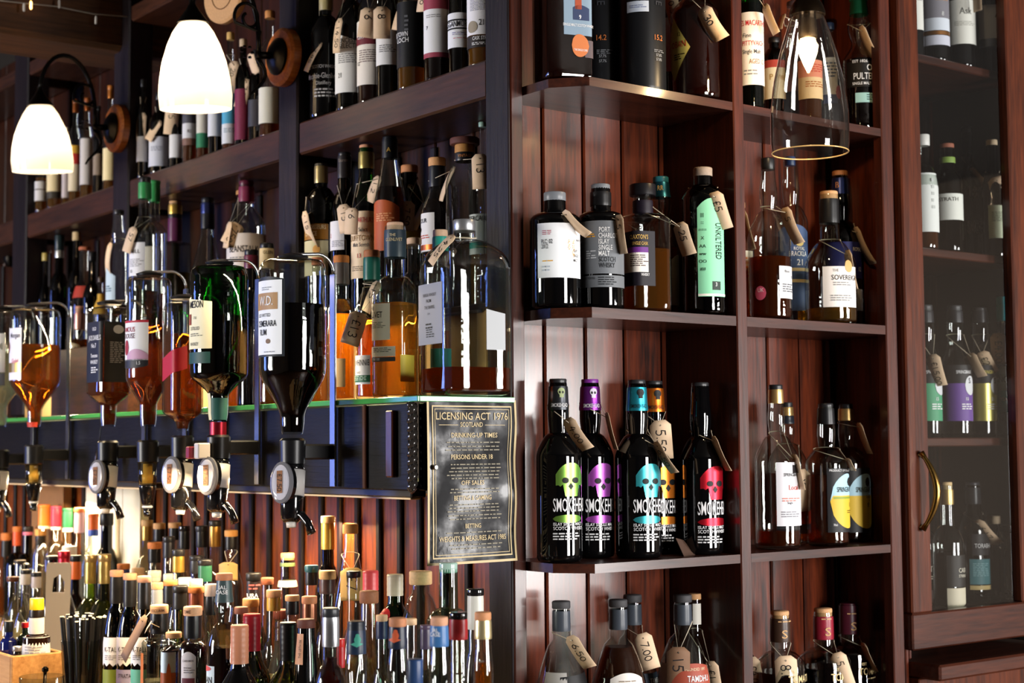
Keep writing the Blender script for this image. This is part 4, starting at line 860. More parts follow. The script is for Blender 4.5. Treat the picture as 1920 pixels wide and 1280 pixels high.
b = bottle('C2', 1778, 271, 52, 'faceted dark bottle with a white label and green neck strip', sh=345, nk=318, nr=27, liq=(DAMB, 350), cap=('wood', '#9a5a42', 283, 26), foil=[('paper', '#7f9a4a', 308, 297)], labs=[('#e2e4dc', 367, 416, 1748, 1803, {}, [('STRATH', 1757, 381, 7, '#5a5a56', 'l', 1)])], glass='smoke')
b = bottle('C2b', 1815, 240, 44, 'tall black bottle with white numerals', glass='black', sh=345, nk=305, cap=('cap', '#141416', 250), foil=[('plastic', '#1c1c1e', 290)], labs=[(None, 350, 450, 1800, 1836, {}, [('18', 1818, 374, 20, '#e8e8ea', 'c', .7), ('SMOKEHEAD', 1806, 440, 22, '#cfd0d2', 'l', .35)])]); price_tag(b, 1822, 320, 45, 38, 7, '', .3)
b = bottle('C2', 1862, 264, 40, 'bottle with a pale green label near the hinge side', glass='smoke', sh=360, nk=320, nr=20, cap=('cork', '#d9c2a0', 274, 21), liq=(LAMB, .4), labs=[('#d9e4c4', 388, 449, 1848, 1879, {}, [('=6,22', 1864, 402, 1.5, '#8a947a')])]); price_tag(b, 1869, 338, 54, 14, 34, '£8.00', .2, neck=322)
SPR = [('C3', 1737, 573, '#4d9a72', 'green', 52, '15'), ('C3', 1792, 574, '#6a4a94', 'purple', 56, '10'), ('C3', 1840, 578, '#c9be6a', 'pale gold', 52, '21')]
for rw, px, top, c, nm, w, ag in SPR:
    b = bottle(rw, px, top, w, 'clear-shouldered bottle with a %s label and oval crest' % nm, sh=690, nk=640, nr=28, shape='smooth', neckbulge=.1, liq=('#2a1408', 690), cap=('screw', '#3a3a3c', 584, 27), foil=[('plastic', '#26262a', 606)], labs=[('#232325', 686, 720, px - 27, px + 27, {}, [('SPRINGBANK', px + 8, 702, 6, WH if nm != 'pale gold' else '#e0d06a', 'c', .6)]), (c, 720, 790, px - 27, px + 27, {'m': 'foil' if nm == 'pale gold' else 'paper'}, [(ag, px + 12, 752, 6, WH), ('=3,22', px + 12, 760, 2, WH)]), ('#d4d6da', 706, 742, px + 8, px + 26, {'f': 'oval', 'n': 'oval_crest', 'o': .0014}, [('S', px + 17, 720, 10, '#26262a')])])
    if nm == 'green': price_tag(b, 1750, 672, 62, 12, 22, '£15.00', .3, near=.05)
    elif nm == 'purple': price_tag(b, 1822, 668, 50, 22, 12, '', .3, near=.04)
    else: price_tag(b, 1842, 665, 48, 26, 24, '£25', .4)
b = bottle('C3b', 1883, 557, 46, 'dark bottle with a turquoise label and turquoise wax neck', glass='black', sh=690, nk=640, nr=24, cap=('cap', '#2f9aa6', 572, 25), foil=[('plastic', '#2f9aa6', 603)], labs=[('#b9d4de', 688, 703, 1858, 1906, {}), ('#a9c4c8', 703, 733, 1858, 1906, {}, [('SINGLETON', 1904, 718, 11, '#2a3438', 'r', .6)]), ('#2fa3ac', 733, 774, 1858, 1906, {}, [('YEARS OLD', 1900, 752, 6, WH, 'r', .8)])]); price_tag(b, 1871, 632, 58, 4, 30, '£4.00', .1, near=.05)
b = bottle('C4', 1826, 904, 56, dx=.02, desc='bottle with a teal label and white block lettering', sh=1000, nk=960, nr=28, shape='round', liq=('#6a4a10', 1010), glass='smoke', cap=('cap', '#33343a', 914, 26), foil=[('plastic', '#222328', 945)], labs=[('#232326', 1000, 1040, 1815, 1857, {}, [('TORABHAIG', 1819, 1026, 8, '#d8d8d8', 'l', .7)]), ('#4a7a80', 1047, 1094, 1810, 1850, {}, [('=8,30', 1830, 1056, 1.5, '#7fa8ac')]), ('#c9b27a', 1096, 1104, 1810, 1850, {})])
price_tag(b, 1836, 982, 62, 36, 18, '6 17', .4, neck=962)
b = bottle('C4', 1777, 904, 58, dx=-.025, desc='clear bottle with a gold neck and black and cream label', sh=1020, nk=985, nr=24, shape='round', liq=('#5a3a14', 1035), cap=('cork', '#d9b884', 918, 21), foil=[('foil', '#c0a060', 946)], labs=[('#262422', 1040, 1099, 1766, 1812, {}, [('CASK', 1788, 1072, 8, '#d8d2c0', 'l', .8), ('STRENGTH', 1788, 1081, 5, '#d8d2c0', 'l', .8)]), ('#cfc6ae', 1101, 1140, 1766, 1812, {})])
b = bottle('C4b', 1735, 960, 52, 'dark bottle with gold lettering and a brown base label', glass='smoke', sh=1020, nk=995, liq=(DAMB, 1040), cap=('cork', CK, 975), labs=[(None, 1040, 1130, 1725, 1768, {}, [('TOMATIN', 1736, 1070, 10, '#d8d2c0', 'l', .7), ('=2,26', 1750, 1080, 2, '#b0aa98')]), ('#3c2a26', 1104, 1133, 1720, 1766, {}, [('18', 1754, 1115, 7, '#c9b27a')])])
b = bottle('C4b', 1866, 967, 44, 'slim black bottle with a pale cork', glass='black', sh=1040, nk=1010, nr=22, cap=('cork', '#d9c2a0', 982, 25))
price_tag(b, 1888, 1040, 62, 8, 22, '15', .2, near=.04)
b = bottle('C4', 1893, 985, 38, 'broad black bottle by the hinge side', glass='black', sh=1050, nk=1025, nr=24, cap=('cap', K_, 998), labs=[(None, 1090, 1130, 1880, 1910, {}, [('=3,20', 1890, 1110, 3, '#b0b0b0')])])
# ------------------------------------------------------------ high shelf by the corner post
b = bottle('D1', 611, -14, 62, 'black bottle with white distillery lettering', glass='black', sh=70, nk=30, nr=22, cap=('cap', '#c9bb84', 22, 26), labs=[(None, 100, 200, 580, 645, {}, [('MALT SCOTCH WHISKY', 633, 135, 6, WH, 'r', .7), ('Macphie-Glenlivet', 635, 154, 10, WH, 'r', .62), ('Distillery', 610, 166, 7, WH, 'c', .8), ('=3,40', 612, 176, 3, WH)])])
price_tag(b, 598, 86, 62, -34, 14, '7.85', .3)
b = bottle('D1', 659, 0, 60, 'dark bottle with a slanted white label in bold type', glass='smoke', H=.3, liq=(DAMB, .5), sh=.6, nk=.76, cap=('cap', K_, .94), labs=[('#e6e6e4', 62, 180, 628, 690, {'f': 'slant', 'a': .3}, [('PRINCESS', 650, 88, 9, K_, 'c', .7), ('SELECTION', 662, 98, 9, K_, 'c', .75), ('21', 640, 152, 9, K_, 'c', .7), ('=5,40', 655, 110, 1.8, '#77777a')])])
price_tag(b, 636, 42, 66, -12, 16, '14.50', .3)
b = bottle('D1', 697, 0, 54, 'bottle with a cream label and maroon banner', H=.3, liq=(RED, .34), sh=.6, nk=.76, cap=('cork', CK, .94), labs=[('#e9e2da', 45, 165, 664, 714, {}, [('=6,34', 690, 102, 2, '#8a7a7a'), ('12', 675, 128, 7, K_)]), ('#6e2a36', 74, 90, 664, 714, {'n': 'banner', 'o': .0012}, [('CERY CASK', 688, 79, 7, WH, 'c', .75)])])
price_tag(b, 692, 22, 56, -8, 32, '6', .1, near=.05); 
b = bottle('D1', 729, 0, 46, 'dark bottle with a plain white label', glass='smoke', H=.29, liq=(DAMB, .5), sh=.6, nk=.76, cap=('cap', K_, .94), labs=[('#e2e2e4', 62, 127, 706, 744, {}, [('=4,28', 726, 92, 1.8, '#77777a')])])
price_tag(b, 716, 20, 60, 0, 32, '8', .1)
price_tag(b, 757, 8, 58, -24, 18, '41', .3, near=.045, pre='slanting ')
b = bottle('D1', 773, 0, 56, 'stout bottle with a black band label and clear heavy base', H=.27, liq=(LAMB, .3), sh=.62, nk=.78, cap=('cap', K_, .94), labs=[('#131416', 10, 132, 742, 802, {}, [('CAMPBELTOWN', 767, 75, 9, WH, 'r', .6), ('LOCH', 756, 86, 9, WH, 'c', .8), ('=4,3', 762, 40, 4, '#5a5c60')])])
price_tag(b, 795, -14, 42, -14, 18, '00', .2)
b = bottle('D1', 822, 0, 54, 'bottle with a rose and white label', liq=(DAMB, .25), H=.29, sh=.6, nk=.76, cap=('cap', '#7a2a3a', .9), labs=[('#9c4254', -25, 24, 796, 846, {}, [('GH', 816, 0, 7, WH)]), ('#e9eaec', 24, 105, 796, 846, {}, [('7', 803, 62, 7, K_), ('=2,26', 812, 36, 1.8, '#9a9a9c')]), ('#9c4254', 105, 114, 796, 846, {})])
price_tag(b, 848, -18, 44, 4, 14, '00', .2)
b = bottle('D1', 864, 0, 46, 'bottle with a black framed white label', glass='smoke', liq=(DAMB, .4), H=.28, sh=.6, nk=.76, cap=('cap', K_, .94), labs=[('#e6e8ec', 30, 95, 840, 884, {}, [('CRAGGANMORE', 880, 56, 11, K_, 'r', .55), ('=2,30', 864, 68, 1.6, '#8a8ab0'), ('=1,26', 864, 78, 1.2, '#c05a6a')]), (K_, 42, 45, 840, 884, {'n': 'label_rule', 'o': .0012}), (K_, 58, 61, 840, 884, {'n': 'label_rule', 'o': .0012})])
b = bottle('D1', 906, 0, 58, 'bottle with a pale label numbered 21 cut off by the post', liq=(LAMB, .32), H=.29, sh=.62, nk=.78, cap=('cap', K_, .94), labs=[('#e6e6ea', -20, 72, 876, 940, {}, [('21', 904, 55, 11, K_, 'c', .8), ('=8,30', 896, 8, 1.3, '#8a8a9a')]), ('#9a8f7c', 46, 68, 880, 897, {'f': 'oval', 'n': 'emblem', 'o': .0012}), ('#2a2422', 74, 96, 876, 940, {'n': 'lower_label'}, [('CASK STRENGTH', 888, 82, 7, WH, 'l', .6), ('=2,40', 905, 88, 1.4, WH)])])
# ------------------------------------------------------------ high shelf behind the nearer lamp
D2 = [(268, 150, 22, 'narrow dark bottle with a white base label', 'smoke', K_, [('#d4d2d0', 258, 305)]),
      (300, 175, 40, 'stubby bottle with a broad bluish white label', 'smoke', K_, [('#c9ccd8', 260, 315)]),
      (331, 180, 26, 'bottle with a white label under a hanging tag', 'smoke', K_, [('#d9d9dc', 255, 298)]),
      (356, 165, 27, 'bottle with a picture label and brown band', 'clear', CK, [('#4a4a54', 208, 234), ('#d4d4d8', 234, 262), ('#7c5c50', 262, 275)]),
      (381, 150, 24, 'bottle with a cream label ending in green', 'clear', GD, [('#cfcbbd', 205, 252), ('#2f7a56', 252, 279)]),
      (404, 140, 27, 'bottle with a long plain white label', 'smoke', K_, [('#d4d6dc', 205, 258)]),
      (432, 62, 30, 'bottle with a sky blue picture label', 'clear', '#d0a860', [('#4aa0c4', 165, 235), ('#d4d8dc', 235, 272)]),
      (456, 75, 30, 'bottle with a maroon and cream label', 'smoke', '#c9b090', [('#7a2a48', 170, 265)]),
      (480, 95, 28, 'dark bottle behind the iron lamp arm', 'smoke', K_, [('#3a3a44', 190, 240)]),
      (506, 22, 40, 'tall bottle with a cream label edged in blue beside the middle post', 'clear', '#c08040', [('#d6d4c6', 168, 235)])]
TXT2 = {356: [('RS', 358, 252, 6, '#4a3038')], 404: [('URGI', 402, 211, 6, K_)], 300: [('=3,24', 298, 280, 1.5, '#8a8ea0')], 432: [('=3,20', 432, 245, 1.5, '#6a8a9a')]}
ob = {}
for px, top, w, d, g, cc, ls in D2:
    ob[px] = bottle('D2', px, top, w, d, glass=g, liq=(DAMB if g == 'smoke' else AMB, .4), sh=.62, nk=.77, cap=('cork' if cc[1] in 'cd' else 'cap', cc, top + 14), labs=[(c, a, z, px - w, px + w * .42, {}, TXT2.get(px, []) if i == (1 if px == 356 else 0) else []) for i, (c, a, z) in enumerate(ls)])
price_tag(ob[268], 266, 218, 52, -4, 20, '7', .1); price_tag(ob[300], 297, 230, 44, -35, 18, '', .2); price_tag(ob[331], 324, 200, 60, -6, 26, '75', .1)
price_tag(ob[432], 439, 122, 60, -14, 22, '20', .2); price_tag(ob[456], 462, 155, 56, -18, 24, '7.5', .2); price_tag(ob[480], 470, 105, 40, 14, 16, '', .2)
D3 = [(77, 235, 22, 'bottle with two small white labels', 'clear', '#c08a50', [('#c9c6c4', 342, 356), ('#cfcbc9', 358, 378)]), (103, 215, 28, 'bottle with a cream label over a dark band', 'clear', K_, [('#e6d2a0', 305, 361), ('#3a342a', 361, 374)]),
      (124, 240, 15, 'slim pale bottle wedged between labels', 'clear', '#cdbfae', [('#bdb0ac', 310, 372)]), (141, 188, 24, 'bottle with a yellow and red label', 'clear', '#8a4a1c', [('#d9a83a', 275, 290), ('#c03a30', 290, 310), ('#d9c9a8', 310, 360)]),
      (163, 185, 24, 'bottle with a tall grey white label', 'clear', '#8a4a1c', [('#c9c2bc', 262, 348)]), (184, 200, 18, 'thin bottle behind the iron bracket', 'smoke', K_, [('#8a7a6a', 290, 330)]), (207, 162, 26, 'tall bottle with an orange foil and cream label', 'clear', '#b06a2c', [('#e6d4a0', 280, 340)])]
for px, top, w, d, g, cc, ls in D3:
    bottle('D3', px, top, w, d, glass=g, liq=(LAMB, .4), sh=.6, nk=.76, cap=('cap', cc, top + 8), foil=[('foil', cc, top + 24)] if px in (141, 163, 207) else [], labs=[(c, a, z, px - w, px + w * .42, {}) for (c, a, z) in ls])
# ------------------------------------------------------------ raised tier by the corner post
b = bottle('E1', 602, 308, 60, 'dark bottle with a gold banded label and a pale bird', glass='smoke', sh=382, nk=352, nr=24, liq=(DAMB, 400), cap=('cap', '#4a4438', 313, 24), foil=[('foil', '#b09a68', 345)], labs=[('#9a6a24', 424, 453, 568, 618, {}, [('CONNOISSEURS', 614, 434, 8, '#f0dcb0', 'r', .62), ('CHOICE', 598, 446, 8, '#f0dcb0', 'r', .65)]), ('#c9c094', 455, 520, 568, 618, {}), ('#d09a50', 464, 480, 590, 604, {'f': 'oval', 'n': 'bird_emblem', 'o': .0012})])
price_tag(b, 572, 405, 72, 8, 15, '15', .4, neck=370)
b = bottle('E1b', 646, 287, 52, 'black necked bottle with a white label and red figure', glass='smoke', sh=400, nk=360, nr=25, liq=(DAMB, .7), cap=('cap', '#232225', 294, 24), foil=[('plastic', '#2a2628', 336)], labs=[('#d8d9e0', 418, 472, 612, 648, {}, [('2', 623, 448, 7, '#c04a5a'), ('=4,24', 634, 456, 1.5, '#8a8a94')]), (None, 290, 336, 634, 660, {'o': .002}, [('Laurent', 645, 306, 6, '#8a7a70', 'c', .6)])])
price_tag(b, 644, 390, 54, 6, 26, '15', .1, near=.08)
b = bottle('E1', 687, 273, 56, 'green bottle with a peach label lettered in red', glass='green', sh=392, nk=325, nr=28, shape='smooth', liq=('#14400c', 380), cap=('cork', '#d99a74', 287, 26), foil=[('foil', '#9a8a50', 318)], labs=[('#e6cfae', 400, 525, 654, 716, {}, [("JAMES MACARTHUR'S", 702, 421, 9, '#c03a4a', 'r', .5), ('Malt Select', 676, 438, 7, '#4a4a50', 'c', .7), ('DUFFTOWN', 703, 455, 10, '#8a6a3a', 'r', .65), ('Malt Scotch', 678, 466, 7, '#4a4a50', 'c', .7), ('13', 676, 487, 8, '#b83a3a'), ('=3,44', 680, 504, 1.6, '#7a6a5a')])])
price_tag(b, 660, 396, 50, -4, 26, '6', .1, near=.06, neck=345)
price_tag(b, 708, 336, 52, -26, 18, '1.2', .3, near=.045, neck=345, pre='upper slanting ')
b = bottle('E1', 731, 247, 58, 'tapering clear bottle with a black cap and orange label', sh=370, nk=288, nr=28, shape='slope', liq=(DAMB, 345), cap=('cap', '#15171c', 252, 27), foil=[('plastic', '#15171c', 289)], labs=[('#b8582c', 372, 470, 696, 750, {'f': 'arch', 'a': .15}, [('=4,30', 720, 400, 2, '#e0a070')]), (None, 255, 290, 720, 745, {'o': .002}, [('A', 730, 278, 8, '#c9a04a')])])
b = bottle('E1b', 768, 311, 48, 'black bottle with a cork marked in gold', glass='black', sh=385, nk=345, nr=29, cap=('cork', '#cf8a5a', 325, 32), labs=[('#d9b84a', 432, 470, 748, 790, {}), (None, 330, 372, 756, 790, {}, [('ED', 771, 356, 6, '#b8a070', 'c', 1)])])
price_tag(b, 763, 384, 56, -2, 30, '7.50', .1, near=.05); price_tag(b, 797, 385, 58, -30, 16, '', .2, near=.05)
b = bottle('E1', 820, 297, 60, 'bottle with a black neck, cork and white crested label', glass='clear', sh=400, nk=352, nr=30, shape='smooth', liq=(DAMB, 375), cap=('cork', '#d9a066', 313, 33), foil=[('plastic', '#1b1d22', 352)], labs=[('#e2e0de', 403, 475, 774, 816, {}, [('EDRADOUR', 802, 421, 8, K_, 'r', .75), ('=2,28', 796, 446, 2, '#c05a4a')]), (K_, 428, 438, 781, 792, {'f': 'oval', 'n': 'crest', 'o': .0012}), ('#c0602c', 462, 472, 774, 816, {'m': 'foil', 'n': 'copper_band', 'o': .0012})])
price_tag(b, 848, 320, 70, -28, 10, '', .3, near=.04)
b = bottle('E1', 872, 260, 74, 'large clear decanter with a wide wooden stopper', sh=355, nk=306, nr=36, shape='round', cap=('wood', '#5a2c24', 273, 56), foil=[('cork', '#b8803c', 288), ('plastic', '#17161a', 304)], labs=[(None, 288, 304, 855, 890, {'o': .002}, [('VINTAGE', 872, 298, 5, '#b8743c', 'c', .8)])])
price_tag(b, 900, 297, 66, 2, 32, '13', .1, neck=300)
b = bottle('E1b', 905, 196, 52, 'bottle with a long thin neck and a teal striped label by the post', sh=370, nk=265, nr=13, shape='smooth', liq=(LAMB, .3), cap=('cap', '#8aa89a', 206), labs=[('#e2e2e6', 388, 445, 880, 920, {}, [('FETTERCAIRN', 917, 402, 9, K_, 'r', .7), ('18', 888, 432, 11, '#a0402c', 'c', .7)]), ('#2f9a92', 445, 458, 880, 920, {}), ('#d9dade', 458, 470, 880, 920, {})])
# ------------------------------------------------------------ raised tier beyond the middle post
b = bottle('HB', 271, 333, 54, 'clear bottle with a green foil and white label', sh=440, nk=418, nr=23, shape='round', liq=(DAMB, .3), cap=('cap', K_, 344, 22), foil=[('plastic', '#2f8a4a', 374)], labs=[('#e2e2e6', 458, 520, 243, 278, {}, [('HILL', 260, 478, 7, K_, 'c', 1), ('=5,24', 258, 490, 1.5, '#8a8a90'), ('10', 252, 514, 6, K_)]), ('#1b1b1d', 450, 458, 243, 278, {})])
price_tag(b, 250, 432, 50, -22, 20, '57', .2)
b = bottle('HB', 289, 340, 48, dx=.052, desc='clear bottle with a green foil and blank beige label', sh=440, nk=418, nr=20, liq=(AMB, .3), foil=[('plastic', '#2f8a4a', 380)], cap=('cap', '#2f8a4a', 346), labs=[('#cfc2b2', 465, 510, 262, 304, {})])
b = bottle('E2', 328, 366, 60, 'clear bottle with a purple foil and gold topped cork', sh=450, nk=445, nr=25, shape='smooth', liq=('#7a6a14', .5), cap=('cork', CK, 374, 22), foil=[('foil', '#c09a48', 392), ('plastic', K_, 400), ('plastic', '#5a2448', 445)])
b = bottle('E2', 389, 372, 60, 'clear sloping bottle with a navy foil', sh=510, nk=440, nr=25, shape='slope', liq=(DAMB, .3), cap=('cap', '#17181c', 382, 24), foil=[('foil', '#232c58', 402), ('plastic', '#14161e', 430)])
b = bottle('E2', 462, 340, 72, 'large clear bottle with a burgundy foil and white bold label', sh=425, nk=382, nr=29, shape='smooth', liq=(DAMB, .2), cap=('cap', '#5a1c30', 352, 28), foil=[('plastic', '#7c2a48', 380)], labs=[('#cfc8c4', 442, 510, 424, 498, {}, [('BEANSTALK', 462, 477, 12, K_, 'c', .62), ('=2,36', 452, 488, 2, '#6a6a6c')])])
price_tag(b, 444, 424, 44, -28, 30, '750', .1, near=.05); price_tag(b, 430, 422, 50, -12, 14, '', .1, near=.045)
b = bottle('E2b', 455, 325, 50, 'bottle with a pale cork behind the burgundy foil', sh=.6, nk=.76, nr=22, liq=(AMB, .5), cap=('cork', '#c08a50', 334, 25))
b = bottle('HB', 222, 395, 44, dx=.035, desc='clear bottle with a swollen neck and blue white label', sh=472, nk=458, nr=20, neckbulge=.3, liq=('#9a7a3a', .3), cap=('cap', '#232325', 403, 20), labs=[('#b9ccd8', 495, 580, 197, 222, {'f': 'slant', 'a': .3}, [('=3,16', 208, 540, 2, '#3a5a6a')])])
price_tag(b, 206, 462, 58, -16, 14, '', .5)
# ------------------------------------------------------------ dim far end of the tier
FAR = [(84, 475, 26, 'gold capsuled bottle in the dim corner', 'smoke', '#b09a50', 490), (111, 432, 38, 'green bottle with a silver collar', 'dgreen', '#1c2a2c', 462), (143, 436, 34, 'brown bottle with a pale cork ball', 'smoke', '#c9ad7c', 452), (158, 464, 46, 'round brown flask with an orange stopper', 'clear', '#b0603a', 470), (172, 473, 34, 'dark capped bottle behind the round flask', 'smoke', '#141416', 490), (188, 520, 26, 'bottle with a yellow framed label in the dim corner', 'clear', '#3a2a1a', 530)]
for px, top, w, d, g, cc, cy_ in FAR:
    bottle('E3', px, top, w, d, glass=g, liq=(DAMB, .5), sh=.55 if px != 158 else .45, nk=.7, cap=('cap' if px not in (143, 158) else 'cork', cc, cy_), foil=[('foil', '#b8b8b0', cy_ + 14)] if px == 111 else [], labs=[('#a83a2c', 538, 560, px - 20, px + 18, {})] if px == 158 else ([('#c0963a', 552, 590, px - 14, px + 10, {})] if px == 188 else []))
# ------------------------------------------------------------ on the glass shelf
b = bottle('F', 871, 413, 172, 'great square clear bottle with a grey label, nearly empty', k=.65, rot=30, sh=510, nk=450, nr=42, shape='flat', liq=('#b04a08', 692), cap=('metal', '#9a9ca0', 435, 42), labs=[('#8d93a6', 535, 648, 783, 832, {}, [('NIKKA WHISKY', 808, 559, 6, '#2c3038', 'c', .8), ('FROM', 806, 570, 6, '#2c3038', 'c', .8), ('THE BARREL', 808, 582, 6, '#2c3038', 'c', .8), ('51.4', 806, 593, 4, '#2c3038', 'c', .8), ('=2,22', 806, 612, 3, '#2c3038'), ('=4,26', 808, 622, 2, '#3c404a')]), ('#aeb2b6', 585, 660, 912, 946, {'n': 'back_label', 'f': 'slant', 'a': .1})], name='large_whisky_bottle')
price_tag(b, 845, 447, 70, -48, 16, '4.25', .4, neck=446)
b = bottle('F', 640, 480, 52, 'amber bottle with a grey foil and orange cork', sh=585, nk=560, nr=28, shape='round', liq=('#e09a30', 590), cap=('cork', '#c87a34', 494, 30), foil=[('plastic', '#6a625e', 534)], labs=[('#d9b888', 674, 727, 622, 650, {})])
b = bottle('F', 697, 470, 60, 'amber bottle with a teal foil, white label and green stripe', sh=585, nk=545, nr=30, shape='round', liq=('#cc7422', 600), cap=('wood', '#a8663a', 484, 30), foil=[('plastic', '#1f5f54', 526)], labs=[('#e8eae8', 668, 722, 650, 697, {}, [('DALWHINNIE', 695, 687, 11, '#4a4a4a', 'r', .5), ('16', 662, 702, 8, K_, 'c', .7), ('YEARS', 674, 702, 4, '#6a6a6a', 'c', .8)]), ('#2c6a4a', 705, 718, 650, 697, {'n': 'green_stripe', 'o': .0012}, [('=3,40', 674, 708, 1.5, '#b8d0c0')])])
price_tag(b, 672, 593, 64, -18, 36, '£13', .1, near=.055, neck=540); price_tag(b, 706, 535, 62, -28, 20, '15', .3, near=.03, pre='upper curled ')
b = bottle('F', 741, 418, 86, 'broad amber bottle with a slate blue foil and ivory label', sh=556, nk=519, nr=40, shape='flat', k=.35, rot=-30, liq=('#e8b048', 570), cap=('cork', '#d9b090', 433, 31), foil=[('plastic', '#34424e', 484)], labs=[('#e9e4cf', 572, 640, 690, 734, {}, [('THE', 698, 584, 7, K_, 'l', .7), ('GLENLIVET', 720, 598, 11, K_, 'r', .62), ('=4,26', 712, 608, 1.5, '#9a9a8a')]), ('#e9e4cf', 652, 671, 690, 744, {'n': 'band_label'}, [('=3,34', 718, 656, 1.5, '#7a7a70')]), ('#4a4a4a', 672, 680, 690, 744, {'n': 'grey_band'}, [('98/100', 708, 678, 5, WH, 'c', .8)]), ('#d9c04a', 668, 718, 753, 776, {'n': 'side_label'}), (None, 440, 480, 720, 760, {'o': .002}, [('THE', 738, 446, 5, '#c9b890', 'c', .8), ('GLENLIVET', 740, 455, 6, '#c9b890', 'c', .7)])])
b = bottle('Fb', 777, 447, 46, 'slim bottle with a printed pale cork', sh=540, nk=510, nr=26, liq=('#6a3a14', 540), cap=('cork', '#dcb898', 459, 28), labs=[])
b = bottle('Fb', 826, 432, 38, 'bottle with a teal wrapped neck behind the great square bottle', sh=545, nk=505, nr=28, liq=('#c09030', .4), cap=('cork', '#dcb898', 445, 28), foil=[('plastic', '#2f9a8a', 472)], labs=[('#2f8a7a', 655, 690, 800, 850, {})])
b = bottle('Fb', 595, 484, 42, 'small bottle with an orange cork behind the optics', sh=.6, nk=.76, nr=20, liq=('#d08018', .6), cap=('cork', '#c87a4c', 498, 22))
b = bottle('Fb', 500, 457, 50, 'bottle with a black cap and cream neck wrapper', sh=560, nk=528, nr=26, liq=(DAMB, .6), cap=('cap', '#161618', 467, 26), foil=[('paper', '#cdb88a', 505)], labs=[(None, 468, 505, 490, 512, {'o': .002}, [('GLEN', 504, 478, 6, '#3a2c1c', 'c', .8)])])
b = bottle('Fb', 471, 469, 50, 'dark bottle with a black and burgundy neck', glass='black', sh=570, nk=540, nr=26, cap=('cap', '#161618', 480, 26), foil=[('plastic', '#5a1c30', 505)])
b = bottle('Fb', 148, 575, 50, 'whisky bottle with a handwritten cream label behind the box spirits', sh=640, nk=618, nr=18, liq=('#a85a1c', .7), cap=('cap', '#c08a70', 588, 16), foil=[('foil', '#c08a78', 618)], labs=[('#d8d6c0', 693, 765, 132, 168, {}, [('=5,26', 150, 715, 1.5, '#8a8a7a'), ('Fiddler', 142, 705, 6, '#b04a4a', 'c', .8)])], glass='clear')
price_tag(b, 140, 650, 48, -18, 24, '500', .1)
b = bottle('Fb', 440, 560, 60, 'amber bottle behind the green optic bottle', sh=.55, nk=.7, liq=('#d08018', .6), cap=('cork', CK, 570))
b = bottle('Fb', 515, 560, 64, 'amber bottle behind the rum optic', sh=.55, nk=.7, liq=('#d08018', .6), cap=('cork', CK, 570))
